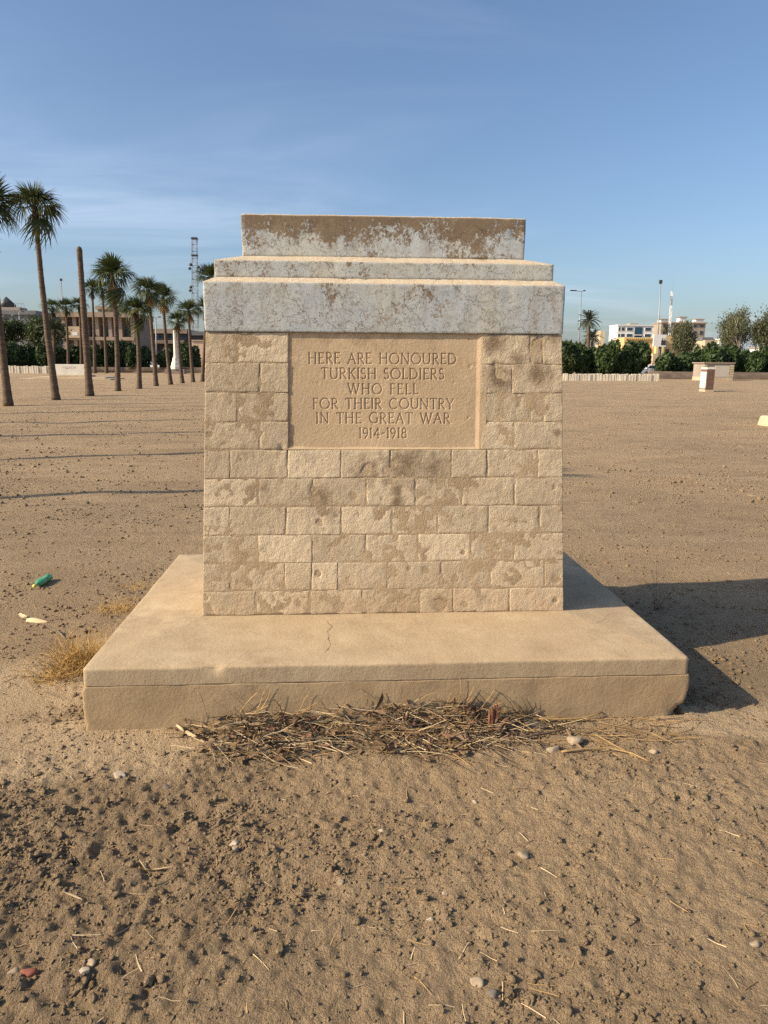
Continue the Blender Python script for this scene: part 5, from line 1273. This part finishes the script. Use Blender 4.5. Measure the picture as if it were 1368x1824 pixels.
for i in range(70):
    x, y = g.uniform(.55, 1.25), g.uniform(-.22, -.02)
    strand(litter['straw' if g.random() < .6 else 'twig'], (x, y, gzf(x, y) + .005), g.uniform(.08, .22), g.gauss(0, .5), .02, g.uniform(.0012, .0024), g, .12, .02)
NAMES = {'straw': ('straw_litter', 'drift of golden straw lying along the foot of the plinth'), 'straw_pale': ('bleached_straw', 'bleached straw stalks mixed into the drift by the plinth'),
         'leaf_brown': ('dead_leaves', 'curled brown dead leaves heaped against the plinth'), 'leaf_red': ('reddish_leaves', 'reddish leaf scraps scattered in the litter drift'), 'twig': ('twig_litter', 'dark fine twigs tangled in the litter drift')}
for k, mb in litter.items(): tag(mb.build(NAMES[k][0], M[k]), NAMES[k][1], None, None, 'stuff')
def single(name, label, cat, mat, pts, w, curl=.35, seedv=0, tube=None):
    gg = random.Random(seedv); mb = MB()
    P = [gnd(*p[:2]) for p in pts]; P = [(q[0], q[1], gzf(q[0], q[1]) + (p[2] if len(p) > 2 else .006)) for q, p in zip(P, pts)]
    c = P[len(P) // 2]
    # refine path
    R_ = []
    for a, b in zip(P[:-1], P[1:]):
        for k in range(3): R_.append(tuple(a[i] + (b[i] - a[i]) * k / 3 for i in range(3)))
    R_.append(P[-1])
    if tube: mb.tube(R_, [tube * (1 - .5 * i / len(R_)) for i in range(len(R_))], 6)
    else: ribbon(mb, R_, w, gg, curl)
    return tag(mb.build(name, mat, None, True, (c[0], c[1], 0)), label, cat)
single('palm_stalk', 'long pale curved palm stalk at the left end of the litter drift', 'stalk', M['straw_pale'], [(310, 1300, .05), (335, 1318, .03), (365, 1327, .012), (400, 1326, .012)], .012, .5, 1)
single('dry_leaf', 'bleached curled leaf strip lying on the soil left of the plinth', 'leaf', M['straw_pale'], [(33, 1092, .02), (50, 1102, .008), (68, 1105, .006), (84, 1106, .006)], .020, .6, 2)
single('dry_leaf', 'small pale leaf strip nearer the dry weed left of the plinth', 'leaf', M['straw_pale'], [(103, 1124, .01), (110, 1131, .008), (116, 1138, .006)], .012, .5, 3)
single('dry_leaf', 'curved cream leaf sheath on the bare soil in the lower left', 'leaf', M['straw_pale'], [(249, 1536, .012), (262, 1547, .008), (280, 1552, .008), (304, 1551, .008)], .011, .5, 4)
single('dry_stalk', 'short thin stalk just below the curved cream leaf sheath', 'stalk', M['straw_pale'], [(278, 1580), (292, 1574), (310, 1566)], .004, .5, 5)
single('dry_stalk', 'pale split stalk on the soil left of the cream leaf sheath', 'stalk', M['straw_pale'], [(112, 1597), (130, 1603), (150, 1612)], .005, .5, 6)
single('dead_branch', 'long dry branch reaching right from the end of the litter drift', 'branch', M['straw'], [(1000, 1346), (1040, 1341, .012), (1085, 1338, .016), (1125, 1345, .01), (1157, 1357)], .004, 0, 7, .0050)
single('dead_branch', 'dry straw coloured branch lying against the plinth right of the bark', 'branch', M['straw'], [(960, 1293, .02), (1000, 1294, .022), (1040, 1292, .022), (1072, 1285, .03)], .004, 0, 8, .0055)
single('dead_branch', 'grey brown crooked branch under the grey bark strip', 'branch', M['leaf_brown'], [(890, 1322, .01), (940, 1319, .012), (985, 1311, .014), (1010, 1305, .012)], .004, 0, 9, .0060)
single('leaf_strip', 'glossy grey bark strip right of the upright red bark', 'bark', M['bark_grey'], [(918, 1299, .02), (945, 1302, .026), (975, 1304, .02)], .022, .45, 10)
single('leaf_strip', 'narrow brown leaf blade lying by the stones at the right end of the drift', 'leaf', M['leaf_brown'], [(1008, 1308, .02), (1020, 1325, .012), (1040, 1342, .008)], .006, .3, 11)
single('paper_scrap', 'small white curled scrap in the middle of the litter drift', 'scrap', M['pebble_white'], [(692, 1292, .045), (695, 1302, .035), (699, 1312, .025)], .007, .9, 12)
# dark palm leaf blades sticking up
for i, (bx, by, tx, ty, lab) in enumerate(((668, 1266, 681, 1234, 'short dark leaf blade poking up from the middle of the drift'), (706, 1256, 716, 1220, 'longer dark leaf blade curving up before the plinth face'))):
    p, q = at(bx, by, -.035), at(tx, ty, -.05); mb = MB(); ribbon(mb, [p + (q - p) * k / 4 + np.array([.010 * math.sin(k * .8), 0, 0]) for k in range(5)], .010, random.Random(i), .4)
    tag(mb.build('dry_leaf', M['twig'], None, True, (p[0], p[1], 0)), lab, 'leaf')
# upright chunk of fibrous red bark and a smaller one
def bark_chunk(px, py, w, h, label, tilt, seedv):
    p = gnd(px, py); gg = random.Random(seedv); mb = MB(); z0 = gzf(p[0], p[1])
    N = 7
    for k in range(N):
        x = p[0] - w / 2 + w * k / N; hh = h * gg.uniform(.72, 1.1); dp = gg.uniform(.006, .016)
        mb.add([(x, p[1] - dp, z0 - .01), (x + w / N * .95, p[1] - dp, z0 - .01), (x + w / N, p[1] + .012, z0 - .01), (x, p[1] + .012, z0 - .01),
                (x + tilt + gg.uniform(-.003, .003), p[1] - dp + .025, z0 + hh), (x + tilt + w / N * .8, p[1] - dp + .025, z0 + hh * .97), (x + tilt + w / N * .8, p[1] + .035, z0 + hh), (x + tilt, p[1] + .035, z0 + hh)],
               [(0, 3, 2, 1), (4, 5, 6, 7), (0, 1, 5, 4), (1, 2, 6, 5), (2, 3, 7, 6), (3, 0, 4, 7)])
    tag(mb.build('palm_bark', M['bark_red'], None, False, (p[0], p[1], 0)), label, 'bark')
bark_chunk(877, 1312, .040, .125, 'upright red brown fibrous bark chunk in the litter drift', .006, 1)
bark_chunk(846, 1296, .075, .070, 'broad rusty bark piece left of the upright bark chunk', -.01, 2)
# dry weeds
def weed(px, py, n, L, label, mat, seedv, spread=.06, el=(.35, 1.4), r=.0014, green=0):
    p = gnd(px, py); gg = random.Random(seedv); root = empty('dry_weed', (p[0], p[1], gzf(p[0], p[1])), label, 'weed', 'dry weeds around the plinth')
    for m_, k_ in ((mat, n), (M['frond'], green)):
        if not k_: continue
        mb = MB()
        for i in range(k_):
            x, y = p[0] + gg.gauss(0, spread), p[1] + gg.gauss(0, spread * .7); strand(mb, (x, y, gzf(x, y)), L * gg.uniform(.4, 1.1), gg.uniform(0, 6.28), gg.uniform(*el), r, gg, .22, .10, 5)
        tag(mb.build('stems' if m_ is mat else 'green_stems', m_, root), kind='stuff')
M['weed'] = plain('dry_weed_stem', (.42, .27, .10), .85, .3, 20); M['weed_dark'] = plain('withered_stem', (.12, .085, .055), .9, .3, 20)
weed(150, 1180, 480, .185, 'large golden dry weed tuft against the left side of the plinth', M['weed'], 1, .075, (.35, 1.4), .0014, 40)
weed(105, 1203, 230, .13, 'low dry weed tuft spreading left of the large golden one', M['weed'], 2, .075, (.1, .9), .0013, 25)
weed(212, 1085, 160, .10, 'thin dry weed tuft along the left edge of the plinth slab', M['weed'], 3, .09, (.2, 1.2), .0012, 0)
weed(235, 1045, 60, .07, 'faint dry weed near the back of the plinth slab on the left', M['weed'], 4, .07, (.2, 1.2), .0012, 0)
weed(1172, 1085, 9, .30, 'tall withered stems standing in the shadow right of the memorial', M['weed_dark'], 5, .02, (1.1, 1.5), .0016)
weed(930, 1288, 46, .13, 'dark branching dead weed rising from the drift near the bark', M['weed_dark'], 6, .025, (.5, 1.5), .0016)
weed(435, 1288, 40, .07, 'dark dead weed at the left hump of the litter drift', M['weed_dark'], 7, .04, (.5, 1.5), .0015)
weed(878, 1262, 30, .09, 'straw coloured weed rising behind the upright bark chunk', M['weed'], 8, .02, (.7, 1.5), .0013)
weed(735, 1282, 30, .09, 'arching straw weed in the middle of the litter drift', M['straw'], 9, .07, (.5, 1.4), .0013)
# single stones
def stone(px, py, wpx, label, mat, seedv, flat=.65, name='stone'):
    p = gnd(px, py); d = float(np.linalg.norm(p - CAM)); r = wpx / F_PX * d / 2; gg = np.random.default_rng(seedv); V, F = ico(3)
    n = fbm3(V[:, 0] * 1.3 + seedv, V[:, 1] * 1.3, V[:, 2] * 1.3, 700 + seedv, 3); pl = gg.standard_normal((5, 3)); pl /= np.linalg.norm(pl, axis=1)[:, None]
    V = V * (1 + .16 * n[:, None])
    for q in pl: e = np.clip(V @ q - .5, 0, 9); V = V - e[:, None] * q * .85
    V = V * np.array([r, r * gg.uniform(.65, .95), r * flat])
    me = npmesh(name, V, None, F, mat, True); return tag(link(name, me, None, (p[0], p[1], gzf(p[0], p[1]) + r * flat * .15)), label, 'stone', 'stones on the soil')
for i, a in enumerate(((212, 1385, 24, 'flat pale stone on the dusty patch left below the plinth', 'pebble_white'), (297, 1398, 15, 'small blue grey stone below the left end of the drift', 'pebble_grey'),
        (417, 1500, 17, 'white lump beside a brown one in the middle left soil', 'pebble_white'), (420, 1512, 15, 'brown lump touching the white one in the middle left soil', 'pebble'),
        (152, 1740, 15, 'small white stone at the lower left', 'pebble_white'), (163, 1722, 17, 'olive brown stone behind the small white one at lower left', 'pebble'), (54, 1737, 24, 'red brick fragment at the lower left edge', 'pebble_red'),
        (25, 1738, 18, 'brown stone left of the red brick fragment', 'pebble'), (766, 1630, 15, 'upright white pebble in the lower middle soil', 'pebble_white'), (850, 1741, 22, 'rounded light brown stone at the lower middle', 'pebble'),
        (881, 1764, 24, 'flat dark grey stone right of the rounded light brown one', 'pebble_grey'), (932, 1520, 24, 'tan stone right of centre in the foreground soil', 'pebble'), (846, 1424, 11, 'tiny round pale pebble below the upright bark chunk', 'pebble_white'),
        (987, 1340, 26, 'squarish earth coloured stone at the right end of the drift', 'pebble'), (1022, 1322, 32, 'brown earth clod resting among the branches at the drift end', 'pebble'), (1162, 1338, 18, 'brown clod right of the long dry branch', 'pebble'),
        (1345, 1676, 17, 'pale pebble at the right edge of the foreground', 'pebble'), (606, 1570, 14, 'brown pebble in the centre of the foreground soil', 'pebble'), (680, 1480, 12, 'light pebble below the middle of the drift', 'pebble_white'), (792, 1586, 9, 'tiny white pebble left of the upright white pebble', 'pebble_white'))):
    stone(a[0], a[1], a[2], a[3], M[a[4]], i)
# crushed green plastic bottle
p = gnd(77, 1040); root = empty('plastic_bottle', (p[0], p[1], gzf(p[0], p[1]) + .028), 'crushed green plastic bottle lying on the soil at the left', 'bottle')
q = gnd(93, 1030); ax = Vector((q[0] - p[0], q[1] - p[1] + .05, 0)).normalized(); gg = random.Random(3); side = ax.cross(Vector((0, 0, 1)))
mb = MB(); n = 12; V = []; prof = [(-.105, .004), (-.10, .026), (-.06, .030), (-.02, .027), (.02, .031), (.055, .029), (.085, .018), (.100, .011), (.118, .011)]
for t, r0 in prof:
    for k in range(n):
        a = 2 * math.pi * k / n; rr = r0 * (1 + .16 * math.sin(3 * a + t * 40)); V.append(ax * (-t) + side * rr * math.cos(a) * 1.1 + Vector((0, 0, 1)) * rr * math.sin(a) * .8)
mb.add(V, [(i * n + k, i * n + (k + 1) % n, (i + 1) * n + (k + 1) % n, (i + 1) * n + k) for i in range(len(prof) - 1) for k in range(n)] + [tuple(range(n))])
mb.build('bottle_body', M['green'], root, True, fix=True)
MB().tube([-ax * .116, -ax * .136], .0135, 10).build('cap', M['cap_yellow'], root, True, fix=True)
